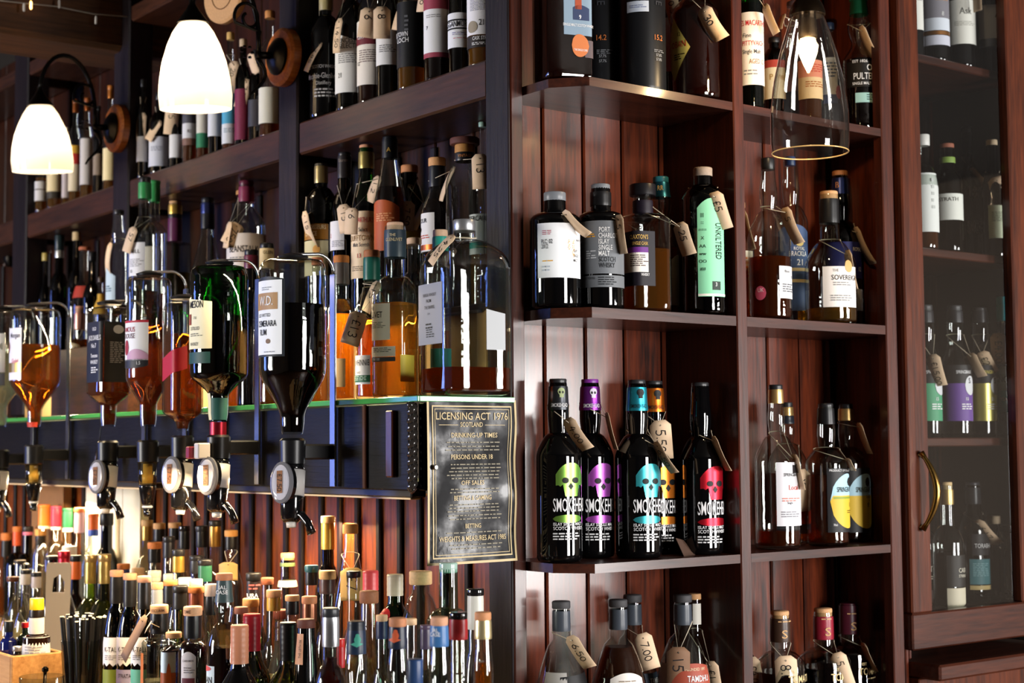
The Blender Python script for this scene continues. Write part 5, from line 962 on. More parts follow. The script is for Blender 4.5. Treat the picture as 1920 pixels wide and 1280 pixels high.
# ================================================================== optics: bottles hung upside down with their dispensers
ALU = mat('#8f9296', 'metal'); BLK = mat('#0d0d0f', 'gloss'); BLKP = mat('#121214', 'plastic'); LG = mat('#b9b6b4', 'plastic')
def optic(B, px, ytop, ybot, kind, word, clampy):
    """stand bar on the fascia with a spring arm over the bottle, and a measure under its neck"""
    y = B.P.y; bx = XG - .006; zt = B.zof(ytop); zb = B.zof(ybot); xb = B.P.x
    root = empty('optic_stand', (bx, y, 1.436)); tag_thing(root, 'aluminium stand and black spirit measure holding %s' % word, 'optic', 'spirit optics along the box beam')
    o = Vector((bx, y, 1.436)); R_ = B.r
    box('bar', bx - .003, bx + .001, y - .009, y + .009, 1.437, zt - .02, ALU, root)
    arm = []
    for i in range(13):
        t = i / 12
        if t < .5: a = t * 2 * math.pi / 2; arm.append(Vector((bx - .03 * (1 - math.cos(a)), y, zt - .02 + .032 * math.sin(a))))
        else: q = (t - .5) * 2; arm.append(Vector((bx - .03 + (xb - bx + .03) * q, y, zt + .012 - .004 * q)))
    tube('spring_arm', [p - o for p in arm], .003, mat('#c4c6c8', 'metal'), root, 7)
    lathe('pad', [(0, .024), (.004, .026), (.009, .012)], BLKP, root, 18, Vector((xb, y, zt + .0005)) - o)
    zc = B.zof(clampy)
    box('clamp_arm', xb + .012, bx - .0035, y - .011, y + .011, zc - .014, zc + .012, BLKP, root, .003)
    lathe('collar', [(-.022, .014), (-.02, .021), (.018, .022), (.022, .0175)], BLKP, root, 20, Vector((xb, y, zc)) - o)
    if kind == 'badge':
        d = Vector((-.10, -.14, -1)).normalized()    # the measure leans towards the room
        def along(t): return Vector((xb, y, zc - .02)) + d * t - o
        tube('upper_sleeve', [along(0), along(.008), along(.012)], [.018, .021, .021], BLK, root, 16)
        tube('chamber', [along(.012), along(.055)], [.0215, .0205], LG, root, 18)
        tube('lower_body', [along(.055), along(.058), along(.092), along(.098)], [.0195, .0195, .0175, .012], BLK, root, 18)
        tube('nozzle', [along(.098), along(.106)], [.009, .008], mat('#d8d2c8', 'plastic'), root, 12)
        lp = along(.085); sd = Vector((.35, -.9, 0)).normalized()
        tube('lever', [lp, lp + sd * .022, lp + sd * .034 + Vector((0, 0, -.012)), lp + sd * .042 + Vector((0, 0, -.03))], [.006, .007, .0065, .008], BLK, root, 8)
        # oval dial facing the room, tilted with the body
        nrm = Vector((-.86, -.42, .12)).normalized(); ux = Vector((-nrm.y, nrm.x, 0)).normalized(); uy = nrm.cross(ux); uy = -d - nrm * (-d).dot(nrm); uy.normalize(); ux = uy.cross(nrm)
        cpos = along(.035) + nrm * .029
        def oval(name, rx, ry, t0, t1, m_, par=root, n=26):
            V = [cpos + nrm * t + ux * rx * s * math.cos(2 * math.pi * i / n) + uy * ry * s * math.sin(2 * math.pi * i / n) for t, s in ((t0, 1), (t1, 1), (t1 + .0015, .9)) for i in range(n)]
            Fc = [tuple(range(n))[::-1], tuple(range(2 * n, 3 * n))] + [(j * n + i, j * n + (i + 1) % n, (j + 1) * n + (i + 1) % n, (j + 1) * n + i) for j in (0, 1) for i in range(n)]
            q = obj(name, V, Fc, m_, par); autosmooth(q.data); return q
        oval('dial_back', .021, .034, -.012, -.002, BLK); rim = oval('dial_rim', .0215, .0345, -.002, .003, mat('#6f6f75', 'gloss')); oval('dial_face', .017, .029, .0046, .005, mat('#c4c4d0', 'gloss'), rim)
        V = [cpos + nrm * .0075 + ux * a + uy * b_ for a, b_ in ((-.0055, -.018), (.0055, -.018), (.0055, .019), (-.0055, .019))]
        obj('dial_insert', V, [(0, 1, 2, 3)], mat('#8a5a34', 'card'), rim)
        vs, fs, tw = handgeo('£7.50'); obj('handwriting', [cpos + nrm * .0082 + uy * (.014 - x * .0095) + ux * ((y_ - .5) * .0085) for x, y_ in vs], fs, INK, rim)
    else:
        def at(z): return Vector((xb, y, zc - .02 - z)) - o
        tube('measure_glass', [at(0), at(.045)], [.0195, .017], glassmat('#e8dcb0'), root, 18); tube('float', [at(.004), at(.024), at(.0245), at(.042)], [.009, .009, .011, .010], mat('#d0b070', 'plastic'), root, 14)
        tube('lower_body', [at(.0452), at(.048), at(.082), at(.085)], [.017, .017, .012, .008], BLK, root, 18); tube('ring', [at(.0852), at(.089)], [.0105, .0105], mat('#d4d4d8', 'plastic'), root, 14); tube('nozzle', [at(.0892), at(.106)], [.0085, .007], BLK, root, 12)
        tube('push_bar', [at(.1) + Vector((-.01, -.03, 0)), at(.1) + Vector((.012, .035, 0))], .003, BLK, root, 8)
    return root
OZ = 1.5
def obottle(px, y_neck, top, w, desc, **kw):
    P = atx(px, (y_neck + top) / 2, XG - .085); return bottle('O', px, top, w, desc, inv=True, base=atx(px, y_neck, XG - .085).z, name='optic_bottle', **kw)
b = obottle(549, 815, 488, 124, 'clear rum bottle of black rum with a white label', sh=690, nk=790, nr=44, liq=('#0c0302', 573), labs=[('#23282e', 524, 672, 484, 543, {'f': 'arch', 'a': .04}), ('#e9eef4', 531, 668, 484, 538, {'o': .0012}, [('OLD VATTED', 516, 598, 6, K_, 'r', .75), ('DEMERARA', 528, 616, 11, K_, 'r', .65), ('RUM', 508, 632, 11, K_, 'r', .65), ('=2,24', 506, 545, 1.8, '#9aa0aa'), ('=1,30', 515, 664, 2, '#9aa0aa')]), ('#a8845a', 554, 585, 484, 530, {'o': .0016, 'n': 'gold_plaque'}, [('W.D.', 521, 577, 17, WH, 'r', .7)]), ('#6a4a2c', 639, 648, 507, 516, {'f': 'oval', 'n': 'medal', 'o': .0018})])
optic(b, 549, 486, 970, 'badge', 'the black rum bottle', 846)
b = obottle(411, 790, 500, 108, 'green bottle with a cream arched label', glass='green', sh=700, nk=745, nr=36, liq=('#102a06', 594), labs=[('#ece6c2', 559, 657, 350, 408, {'f': 'slant', 'a': .12}, [('JAMESON', 391, 581, 13, K_, 'r', .6), ('DISTILLED', 384, 622, 6, K_, 'r', .7), ('1780', 374, 602, 5, '#8a8a7a', 'c', .7), ('=2,30', 374, 630, 1.6, '#6a6a5a'), ('WHISKEY', 382, 651, 6, K_, 'r', .7)]), ('#8a3a2c', 592, 612, 359, 366, {'n': 'crest', 'o': .0014}), ('#1f4a44', 663, 684, 350, 405, {'n': 'green_band'}), ('#2c5a52', 747, 788, 393, 428, {'n': 'neck_label'}), ('#e4dcb0', 738, 788, 390, 400, {'n': 'neck_strip', 'o': .0012}), ('#8a1826', 792, 818, 390, 426, {'n': 'red_collar', 'm': 'foil'})])
optic(b, 411, 497, 970, 'badge', 'the green whiskey bottle', 838)
b = obottle(343, 808, 568, 76, 'square amber bottle with a slanted red label', k=.8, rot=24, sh=770, nk=795, nr=26, liq=('#b4662a', 628), labs=[('#b01c2c', 650, 716, 306, 357, {'f': 'slantup', 'a': .35})])
optic(b, 343, 562, 970, 'badge', 'the red labelled square bottle', 838)
b = obottle(279, 800, 522, 84, 'tall bottle with a white label and a red game bird', sh=705, nk=765, nr=32, liq=('#9c5426', 612), labs=[('#e6e8ee', 607, 678, 236, 288, {}, [('FAMOUS', 263, 625, 9, '#a03a44', 'r', .75), ('GROUSE', 263, 637, 9, '#6a4a54', 'r', .75)]), ('#b02434', 604, 608, 236, 288, {'n': 'red_edge', 'o': .0012}), ('#c49ab8', 657, 676, 246, 288, {'n': 'hill_picture', 'f': 'arch', 'a': .6, 'o': .0012}), ('#9a2c34', 640, 668, 241, 250, {'n': 'bird_picture', 'f': 'oval', 'o': .0014}), ('#26262a', 676, 693, 236, 288, {'n': 'black_band', 'f': 'cup', 'a': .3}, [('1.5', 270, 686, 6, WH)])])
optic(b, 279, 518, 960, 'glass', 'the bottle with the red bird', 846)
b = obottle(204, 800, 577, 80, 'square bottle with a black label and white scrollwork', k=.9, rot=26, sh=735, nk=762, nr=30, liq=('#94501f', 612), labs=[('#0f0f12', 606, 718, 164, 204, {}, [('OLD', 184, 622, 6, WH), ("JACK DANIEL'S", 184, 640, 9, WH, 'c', .5), ('No.7', 183, 654, 8, WH, 'c', .8), ('Tennessee', 184, 672, 7, WH, 'c', .6), ('WHISKEY', 184, 684, 7, WH, 'c', .65), ('=3,22', 184, 692, 2, WH)]), ('#0f0f12', 606, 718, 206, 240, {'n': 'side_label'}, [('=12,24', 224, 645, 1.6, '#a8a8ac')]), ('#c9c9cc', 612, 628, 219, 235, {'f': 'oval', 'n': 'medallion', 'o': .0013})])
optic(b, 204, 572, 970, 'badge', 'the square black labelled bottle', 846)
b = obottle(66, 800, 580, 92, 'rum bottle with a white captain label and gold band', sh=712, nk=775, nr=26, liq=('#c07028', 648), labs=[('#dcdce6', 618, 714, 18, 54, {}, [('Morgan', 51, 636, 9, '#3a3a4a', 'r', .7), ('Gold', 40, 683, 8, '#c04a5a', 'c', .8)]), ('#a8884a', 682, 700, 18, 54, {'n': 'gold_band', 'm': 'foil', 'o': .0012}), ('#7a3a3a', 642, 664, 20, 28, {'n': 'figure_picture', 'f': 'oval', 'o': .0012}), ('#b03a2c', 792, 801, 54, 74, {'n': 'red_collar'}), ])
optic(b, 66, 576, 960, 'glass', 'the captain rum bottle', 852)
b = obottle(2, 800, 585, 70, 'white rum bottle with a pale label at the far end', sh=722, nk=765, nr=24, liq=('#c8ccc4', 640), labs=[('#e2e4ea', 628, 700, -30, 19, {}, [('BACARDI', 14, 658, 12, '#2a3a44', 'r', .7)]), ('#6a7078', 702, 724, -30, 19, {'n': 'grey_label'})])
optic(b, 2, 582, 970, 'badge', 'the white rum bottle', 860)
# small jigger clip and charm hanging from the rail
jg = empty('jigger_clip', atx(379, 846, XG - .12)); tag_thing(jg, 'small white and red measure clip beside the green optic', 'clip')
box('white_case', *sum(([c - h, c + h] for c, h in zip(world_loc(jg) + Vector((0, 0, .001)), (.012, .009, .014))), []), mat('#cfc8c4', 'plastic'), jg); box('red_case', *sum(([c - h, c + h] for c, h in zip(world_loc(jg) + Vector((-.012, .018, -.002)), (.008, .008, .011))), []), mat('#8a2430', 'plastic'), jg)
ch = empty('hanging_key_charm', atx(186, 850, XG - .04)); tag_thing(ch, 'dark metal charm and framed plaque hanging under the square optic bottle', 'charm')
V, Fc = boxgeo(-.012, .012, -.002, .002, -.022, .022, .002); obj('plaque', [Vector((v[1] + .02, v[0] - .028, v[2])) for v in V], Fc, mat('#191c26', 'gloss'), ch)
lathe('charm_body', [(-.055, .004), (-.045, .010), (-.02, .012), (0, .009), (.012, .004)], mat('#4a4038', 'metal'), ch, 9); tube('cord', [(0, 0, .012), (.004, .004, .05), (.01, .0, .085)], .0012, BLKP, ch, 5)
# ================================================================== bottles standing on the counter
# row, column, top, cap width, cap kind, cap colour, cap bottom, capsule (kind, colour, bottom), glass, body width, words, extra
def ctr(i, px, top, cw, ck, cc, cyy, foil, glass, bw, desc, **kw):
    kw.setdefault('nr', cw * .86); kw.setdefault('sh', .56); kw.setdefault('nk', .72)
    if 'liq' not in kw and glass in ('clear', 'smoke', 'olive'): 
        q_ = (px * 7) % 5
        if q_ < 3 or glass != 'clear': kw['liq'] = ((LAMB, '#e0b060', '#c87a24')[q_ % 3] if glass == 'clear' else DAMB, .2 + .07 * q_)
    return bottle('G%d' % i, px, top, bw, desc, glass=glass, cap=(ck, cc, cyy, cw) if ck else None, foil=foil, name=kw.pop('name', 'spirit_bottle'), **kw)
Pf = lambda c, y: [('plastic', c, y)]; Ff = lambda c, y: [('foil', c, y)]
ORG = '#c9783c'; NAT = '#d3a06a'
ctr(0, 11, 999, 21, 'cork', ORG, 1013, Pf(K_, 1043), 'clear', 46, 'bottle with an orange cork and black neck at the far end')
ctr(0, 31, 987, 17, 'cork', ORG, 997, Pf('#c0502c', 1023), 'smoke', 44, 'dark bottle with an orange red neck foil')
ctr(0, 51, 987, 20, 'cap', '#242224', 997, Pf('#c06a88', 1003), 'dgreen', 44, 'green bottle with a black cap and pink collar')
ctr(0, 75, 992, 21, 'cork', '#d89a52', 1004, Pf(K_, 1022), 'clear', 46, 'bottle with a golden cork and short black neck')
b = ctr(0, 82, 946, 23, 'cap', '#d9722c', 952, [('plastic', '#d9722c', 986), ('plastic', '#e8dccb', 991)], 'clear', 46, 'tall bottle with a bright orange neck foil'); 
ctr(0, 104, 949, 20, 'cap', '#b8304a', 954, [('plastic', '#b8283c', 988), ('plastic', '#e8dccb', 993)], 'clear', 44, 'tall bottle with a cherry red neck foil')
ctr(0, 126, 953, 20, 'cap', '#1c5434', 958, [('plastic', '#1c5434', 990), ('plastic', '#e8dccb', 997)], 'clear', 44, 'tall bottle with a forest green neck foil')
ctr(0, 148, 952, 20, 'cap', '#b8683a', 961, [('plastic', '#9a8494', 999)], 'clear', 44, 'tall bottle with a lilac neck foil')
ctr(0, 174, 963, 21, 'cap', '#d0622c', 970, [('plastic', '#d0622c', 993), ('plastic', '#2c4aa0', 1005)], 'clear', 46, 'bottle with an orange and blue neck foil')
ctr(0, 199, 962, 26, 'cap', '#101012', 985, [], 'black', 44, 'tall black bottle beside the bright carton')
ctr(1, 129, 1024, 27, 'cap', '#d8cfc0', 1040, [], 'clear', 48, 'bottle with a wide cream cap')
ctr(2, 119, 1033, 23, 'metal', '#b02434', 1047, Ff('#b02434', 1056), 'clear', 46, 'bottle with a metallic red cap')
ctr(1, 141, 1041, 21, 'cap', '#17171a', 1053, Pf('#c8602a', 1086), 'smoke', 44, 'bottle with a black cap over an orange neck')
ctr(2, 169, 1041, 23, 'metal', '#b49a68', 1054, Ff('#a8904e', 1094), 'olive', 62, 'first of two pale bottles with a tall gold capsule', liq=('#c8b860', .7))
ctr(2, 195, 1039, 25, 'metal', '#b49a68', 1053, Ff('#a8925a', 1094), 'olive', 62, 'second of two pale bottles, its gold capsule slightly wider', liq=('#c8b860', .7))
ctr(2, 97, 1042, 26, 'cap', '#1c1a1c', 1050, [], 'smoke', 44, 'dark bottle with a flat black cap behind the opener')
ctr(2, 36, 1050, 22, 'cap', '#22201f', 1056, [], 'clear', 46, 'clear bottle with a thin black pourer cap')
ctr(3, 47, 1068, 19, 'cap', '#17171a', 1076, Pf('#b0aaa4', 1096), 'clear', 44, 'small clear bottle with a black cap and pale neck wrap')
ctr(3, 67, 1073, 19, 'cap', '#17171a', 1081, Pf('#a49c9c', 1102), 'clear', 44, 'small clear bottle with a grey pink neck wrap')
ctr(3, 23, 1081, 23, 'cap', '#4a2a1e', 1090, [], 'clear', 50, 'squat clear bottle with a dark brown cap')
for i, (px, top) in enumerate(((220, 1069), (245, 1075), (272, 1080))):
    b = ctr(3 if i < 2 else 4, px - 2, top, 26, 'cork', '#c08a68', top + 12, Pf('#121214', top + 62), 'dgreen', 46, ('deep green bottle with pink brown cork next to the straws', 'middle of three deep green bottles with white labels', 'deep green bottle with a string tied round its neck')[i], sh=.6, nk=.78, liq=('#2a2e08', .75), labs=[('#d8d8dc', 1193, 1244, px - 26, px + 8, {'f': 'wave'}, [('K-TALLA', px - 2, 1220, 9, '#3a3a3c', 'c', .7), ('=3,22', px - 8, 1228, 1.6, '#7a7a80')]), ('#8f8db4' if i == 1 else ('#6a7a2a' if i == 0 else '#5aa890'), 1253, 1300, px - 26, px + 8, {}, [('STRATA', px - 6, 1268, 7, '#3a3a4c', 'c', .7)] if i == 1 else [])])
    if i == 2: price_tag(b, 268, 1165, 92, -30, 18, '', .1, col='#6a5242', near=.05)
ctr(1, 231, 1057, 24, 'cork', ORG, 1067, Pf('#2a3a78', 1090), 'clear', 46, 'bottle with an orange cork over a blue foil')
ctr(1, 258, 1065, 24, 'cork', '#dcb890', 1078, Pf('#c9b89a', 1090), 'clear', 46, 'bottle with a pale peach cork behind the green trio')
ctr(0, 275, 975, 22, 'cork', '#c9a068', 987, Ff('#b08a45', 1013), 'clear', 46, 'bottle with a waisted gold capsule')
ctr(0, 298, 981, 23, 'cork', NAT, 992, Pf('#17171a', 1015), 'clear', 46, 'bottle with a cork and black neck, first of the corked pair')
ctr(0, 327, 980, 24, 'cork', NAT, 990, Pf('#1b1b1e', 1012), 'clear', 46, 'bottle with a slightly higher cork, second of the corked pair')
ctr(0, 345, 986, 22, 'gloss', '#17181c', 996, Pf('#17181c', 1030), 'clear', 46, 'bottle with a glossy all black neck')
ctr(0, 378, 986, 24, 'cap', '#232427', 997, Pf('#1b1c20', 1026), 'clear', 46, 'bottle with a matt black neck under the second optic')
ctr(0, 403, 976, 24, 'cap', '#2c2a28', 987, Ff('#b98a42', 1025), 'clear', 46, 'bottle with a black cap over a gold capsule')
b = ctr(0, 433, 994, 25, 'cork', '#d89a52', 1006, Pf('#121215', 1030), 'clear', 48, 'bottle with a golden cork and a blank tag'); price_tag(b, 428, 1058, 34, 0, 35, '', .05, neck=1034, col='#c9a468')
ctr(1, 289, 1017, 26, 'cork', ORG, 1029, Pf('#0f0f12', 1055), 'clear', 50, 'bottle with an orange cork and long black neck')
ctr(1, 316, 1006, 23, 'cap', '#1b1b1e', 1017, Pf('#1c1c22', 1046), 'clear', 46, 'bottle with a black cap and banded dark neck')
ctr(2, 334, 1030, 24, 'cap', '#1b1b1e', 1043, Ff('#b09040', 1073), 'clear', 46, 'bottle with a black cap over a dull gold neck')
ctr(1, 368, 1042, 27, 'cap', '#1c1c20', 1051, Pf('#26282c', 1075), 'clear', 46, 'bottle with a charcoal neck beside the green foil')
ctr(2, 384, 1049, 28, 'cap', '#131316', 1060, Pf('#1c4a38', 1090), 'clear', 48, 'bottle with a dark green foil and black cap')
for px, top, d in ((289, 1070, 'bottle with a white cap behind the grey foil'), (318, 1076, 'bottle with a white cap behind the orange cork'), (346, 1083, 'bottle with a white cap behind the black green bottle'), (367, 1086, 'bottle with a white cap behind the copper foil')):
    ctr(2, px, top, 25, 'cap', '#d9d8c8', top + 13, Pf('#d0cfc2', top + 20), 'clear', 44, d)
ctr(3, 294, 1092, 22, 'cork', '#c09468', 1105, Pf('#7a7e84', 1136), 'clear', 42, 'bottle with a beige cork and grey foil')
ctr(3, 319, 1088, 27, 'cork', ORG, 1098, Pf('#0f1014', 1132), 'clear', 44, 'bottle with an orange cork and thick black neck')
ctr(3, 337, 1098, 29, 'cap', '#17181a', 1111, Pf('#141517', 1142), 'olive', 46, 'green tinted bottle with a black ringed neck', liq=('#7a9a2a', .5))
ctr(3, 367, 1099, 30, 'cork', ORG, 1112, Ff('#8a5240', 1145), 'clear', 46, 'bottle with an orange cork and copper foil')
ctr(3, 395, 1095, 24, 'cap', '#c2aa9a', 1118, Pf('#191b22', 1153), 'clear', 44, 'bottle with a tall beige cap and black neck')
b = ctr(4, 420, 1075, 32, 'cork', '#c07a50', 1088, Pf('#3a4a4c', 1129), 'clear', 62, 'bottle with a slate foil, bulging neck and dark rum', sh=1212, nk=1168, nr=27, neckbulge=.3, liq=('#3a0e04', 1213), labs=[('#c4d8e2', 1246, 1300, 372, 408, {}, [('AN', 396, 1278, 12, K_, 'c', .8)]), ('#c05050', 1246, 1256, 380, 402, {'n': 'flower_print', 'f': 'oval', 'o': .0012}), (None, 1090, 1128, 408, 436, {'o': .002}, [('IAL', 420, 1104, 7, WH, 'c', .9), ('CASE', 418, 1113, 7, WH, 'c', .9)])])
b = ctr(4, 298, 1134, 34, 'cork', '#d0a070', 1150, Pf('#14151a', 1187), 'clear', 66, 'square clear bottle with a branded cork and black neck', k=.8, rot=18, sh=1208, nk=1196, nr=32, shape='flat', liq=('#d8d0b0', .55), labs=[('#b86a3c', 1224, 1300, 262, 272, {'n': 'picture_strip'}), (None, 1136, 1150, 285, 312, {'o': .003}, [('RECLAIM', 298, 1146, 5, '#5a3a24', 'c', .8)])]); price_tag(b, 282, 1168, 20, -34, 5, '', .1)
b = ctr(4, 325, 1185, 30, 'cork', '#c09468', 1196, [], 'clear', 52, 'dark spirit bottle with a painted tower label', sh=1222, nk=1208, nr=26, k=.6, rot=10, liq=('#3a0c06', 1212), labs=[('#b8d0e4', 1220, 1300, 305, 334, {}), ('#a8582c', 1240, 1300, 317, 327, {'n': 'tower_picture', 'f': 'arch', 'a': .5, 'o': .0012}), ('#8a4a2c', 1258, 1300, 305, 334, {'n': 'roof_picture', 'o': .0011})])
b = ctr(4, 361, 1137, 35, 'cork', '#d8a880', 1154, Pf('#131418', 1196), 'clear', 54, 'dark spirit bottle with a torn black neck wrap', sh=1216, nk=1202, nr=31, liq=('#4a1006', 1206), labs=[('#d4d4dc', 1219, 1300, 345, 372, {'f': 'arch', 'a': .12}, [("CAIRNMOR", 358, 1238, 4, '#5a5a64', 'c', .7), ('=3,18', 359, 1250, 2, '#7a7a84')]), ('#5a2a3a', 1268, 1300, 347, 370, {'n': 'maroon_panel', 'o': .0012}), (None, 1137, 1154, 345, 376, {'o': .003}, [('TIME', 354, 1149, 6, '#5a3a24', 'c', .8)])])
b = ctr(4, 449, 1172, 34, 'screw', '#c08264', 1244, [], 'black', 78, 'red wine bottle with a rose gold screw cap', nk=1244, sh=1300, nr=33, shape='smooth', name='wine_bottle')
b = ctr(3, 472, 1151, 33, 'screw', '#8a1220', 1220, [], 'olive', 70, 'green wine bottle with a dark red screw cap', nk=1222, sh=1275, nr=31, shape='smooth', liq=('#5a7a10', .6), name='wine_bottle')
ctr(2, 470, 1122, 31, 'cork', '#c08a50', 1137, Pf('#8a5a3a', 1150), 'clear', 48, 'bottle with a broad tan cork behind the red screw cap')
ctr(3, 452, 1138, 26, 'wood', '#7a4630', 1151, [], 'clear', 46, 'clear bottle with a two-tone wooden stopper')
b = ctr(1, 475, 1074, 29, 'cap', '#141416', 1089, Pf('#1a1416', 1120), 'smoke', 52, 'black foiled bottle lettered in white', labs=[(None, 1080, 1122, 460, 492, {'o': .002}, [('JURA', 474, 1119, 7, WH, 'c', .9), ('=2,14', 476, 1098, 3, '#9a4a4a')])])
ctr(1, 501, 1083, 24, 'cork', '#8a4a28', 1096, [], 'clear', 46, 'bottle with a reddish brown cork')
ctr(2, 513, 1106, 28, 'cork', '#d09a68', 1120, Pf('#b08a3c', 1145), 'clear', 48, 'bottle with a tan cork over a mustard neck')
ctr(2, 548, 1116, 27, 'cork', '#d09a68', 1127, Pf('#131418', 1152), 'clear', 48, 'bottle with a tan cork over a black neck')
ctr(2, 580, 1118, 29, 'cork', '#b8744a', 1132, Ff('#7a4a34', 1166), 'clear', 48, 'bottle with a russet cork and bronze capsule')
b = ctr(0, 539, 1037, 26, 'cork', '#d8a070', 1050, [('plastic', '#5a6a44', 1062, 1055), ('plastic', '#c8ccb0', 1100, 1088)], 'clear', 46, 'bottle with a green ringed transparent neck', nr=27, nk=.8)
ctr(1, 584, 1060, 26, 'cap', '#2c5a62', 1073, Pf('#14161a', 1097), 'clear', 46, 'bottle with a teal cap and black neck')
ctr(1, 614, 1070, 32, 'cork', '#dcae70', 1086, Pf('#4a3430', 1113), 'clear', 54, 'bottle with a broad pale cork and brown striped foil')
ctr(0, 615, 968, 27, 'cork', '#dcae70', 981, Ff('#c09a44', 1030), 'smoke', 46, 'tall dark bottle with a cork and long gold capsule')
b = ctr(0, 657, 983, 29, 'cork', '#c9944e', 1001, [], 'clear', 98, 'conical clear flask with a tied cork', nr=25, nk=.86, sh=.3, shape='slope', liq=('#c8b070', .2)); price_tag(b, 660, 1072, 62, 0, 44, '£7', .05, near=.04, neck=1040, col='#d0a860')
ctr(1, 663, 1071, 27, 'cap', '#1a1c1e', 1083, [], 'clear', 50, 'clear bottle with a black cap and wide bare neck', nr=25)
b = ctr(1, 695, 1070, 30, 'screw', '#c8484a', 1107, [], 'clear', 50, 'bottle with a ribbed coral red cap', nr=26)
b = ctr(1, 741, 1077, 31, 'screw', '#b8b098', 1117, [], 'green', 72, 'green square liqueur bottle with a cream screw cap and red seal', k=.6, rot=-20, nr=28, sh=1170, nk=1128, shape='smooth', liq=('#0c2c08', .8), labs=[('#b81c22', 1139, 1166, 710, 734, {'f': 'oval', 'n': 'red_seal', 'o': .002}, [('=3,12', 722, 1148, 2, '#7a1018')])])
ctr(1, 789, 1071, 43, 'wood', '#d0aa78', 1096, [], 'clear', 80, 'ribbed clear bottle with a drum-shaped wooden stopper', nr=32, nk=1112, sh=1195, shape='round', liq=('#1c3a14', .55))
b = ctr(1, 841, 1055, 35, 'gloss', '#9ab8ac', 1074, [], 'aqua', 82, 'pale green glass flask with a glass stopper below the notice', nr=36, nk=1140, sh=1165, shape='round')
ctr(1, 892, 1104, 33, 'gloss', '#121214', 1117, Pf('#c9c9c0', 1180), 'clear', 48, 'bottle with a black cap and long ivory neck')
ctr(2, 692, 1108, 36, 'wood', '#8a5434', 1131, [], 'clear', 60, 'fluted clear bottle with a fat brown wooden stopper', nr=33, nk=.74, sh=.5, k=.4)
b = ctr(3, 540, 1167, 32, 'screw', '#101013', 1238, [], 'olive', 74, 'green wine bottle with a black screw cap', nk=1238, sh=1290, nr=31, shape='smooth', liq=('#7a8a14', .6), name='wine_bottle')
b = ctr(3, 574, 1161, 34, 'cork', '#5a2c20', 1178, [], 'black', 46, 'black bottle with a brown leather stopper and paper strip', nr=34, nk=.9, sh=.62, labs=[('#dca888', 1187, 1244, 557, 571, {'n': 'paper_strip'}, [('THE LEITH EX', 567, 1232, 5, '#4a3428', 'l', .75, 2)])])
ctr(2, 529, 1143, 34, 'wood', '#7a3022', 1160, [], 'clear', 52, 'clear bottle with a two-tone red wooden stopper', nr=28, labs=[('#2a2220', 1200, 1260, 505, 540, {})])
b = ctr(4, 620, 1140, 32, 'cap', '#2a2c30', 1157, [('foil', '#b4b6ba', 1212)], 'clear', 60, 'bourbon bottle with a silver banded neck and black cap', nr=30, sh=1290, nk=1246, liq=('#6a1e06', .78))
def lion(b, c, px, y0, y1):
    return [(c, y0 + 4, y1 - 14, px - 4, px + 7, {'f': 'oval', 'n': 'lion_print', 'o': .002}), (c, y0 + 14, y1 - 8, px - 10, px + 10, {'f': 'diamond', 'n': 'lion_limbs', 'o': .0019}), (c, y0, y0 + 9, px - 2, px + 5, {'f': 'oval', 'n': 'lion_head', 'o': .0021})]
b = ctr(4, 668, 1165, 33, 'screw', '#1c222c', 1181, [('plastic', '#1e2c44', 1226)], 'clear', 52, 'clear bottle with a navy foil and green lion', nr=32, neckbulge=.28, sh=.55, nk=.66, labs=lion(None, '#4aa894', 670, 1187, 1220))
b = ctr(4, 746, 1159, 33, 'cork', '#c08058', 1175, [('plastic', '#1b2336', 1216)], 'clear', 52, 'clear bottle with a navy foil and orange lion', nr=31, neckbulge=.28, sh=.55, nk=.66, labs=lion(None, '#d0603c', 742, 1179, 1212))
b = ctr(4, 824, 1157, 33, 'cork', '#d09a78', 1173, [('plastic', '#3a6aa0', 1212)], 'clear', 52, 'clear bottle with a bright blue foil', nr=31, neckbulge=.28, sh=.55, nk=.66, labs=[(None, 1175, 1212, 810, 840, {'o': .002}, [('IAL', 818, 1184, 7, WH, 'c', .8), ('CASE', 817, 1192, 7, WH, 'c', .8)])])
ctr(3, 860, 1148, 34, 'gloss', '#101012', 1161, [('plastic', '#9a2426', 1199)], 'clear', 56, 'clear bottle with a black cap over a red foil', nr=32, sh=.5, nk=.66)
b = ctr(3, 906, 1148, 31, 'cork', '#c88a5c', 1163, [('foil', '#c9b88c', 1198)], 'clear', 50, 'amber bottle with a champagne foil by the corner post', nr=29, neckbulge=.3, sh=.5, nk=.62, liq=('#c07a1c', .8))
ctr(3, 778, 1236, 31, 'cap', '#26406c', 1300, [], 'blue', 44, 'low bottle with a broad dark blue cap', nr=28)
ctr(2, 799, 1172, 22, 'cap', '#4a3c50', 1180, Pf('#3c3448', 1217), 'clear', 42, 'bottle with a plum coloured neck')
ctr(2, 771, 1160, 22, 'cork', '#dcb890', 1172, [], 'clear', 42, 'bottle with a cream cork behind the orange lion')
ctr(2, 716, 1153, 22, 'cork', '#dcb890', 1165, Pf('#232e50', 1198), 'clear', 42, 'bottle with a cream cork and navy neck between lions')
ctr(3, 639, 1198, 15, 'cap', '#b82422', 1213, Pf('#a01e22', 1252), 'clear', 40, 'slim bottle with a small bright red cap')
# ================================================================== other things on the counter
def at_ctr(px, py, x, z=None):
    p = atx(px, py, XP + x)
    if z is not None: p = Vector((p.x, p.y, z))
    return p
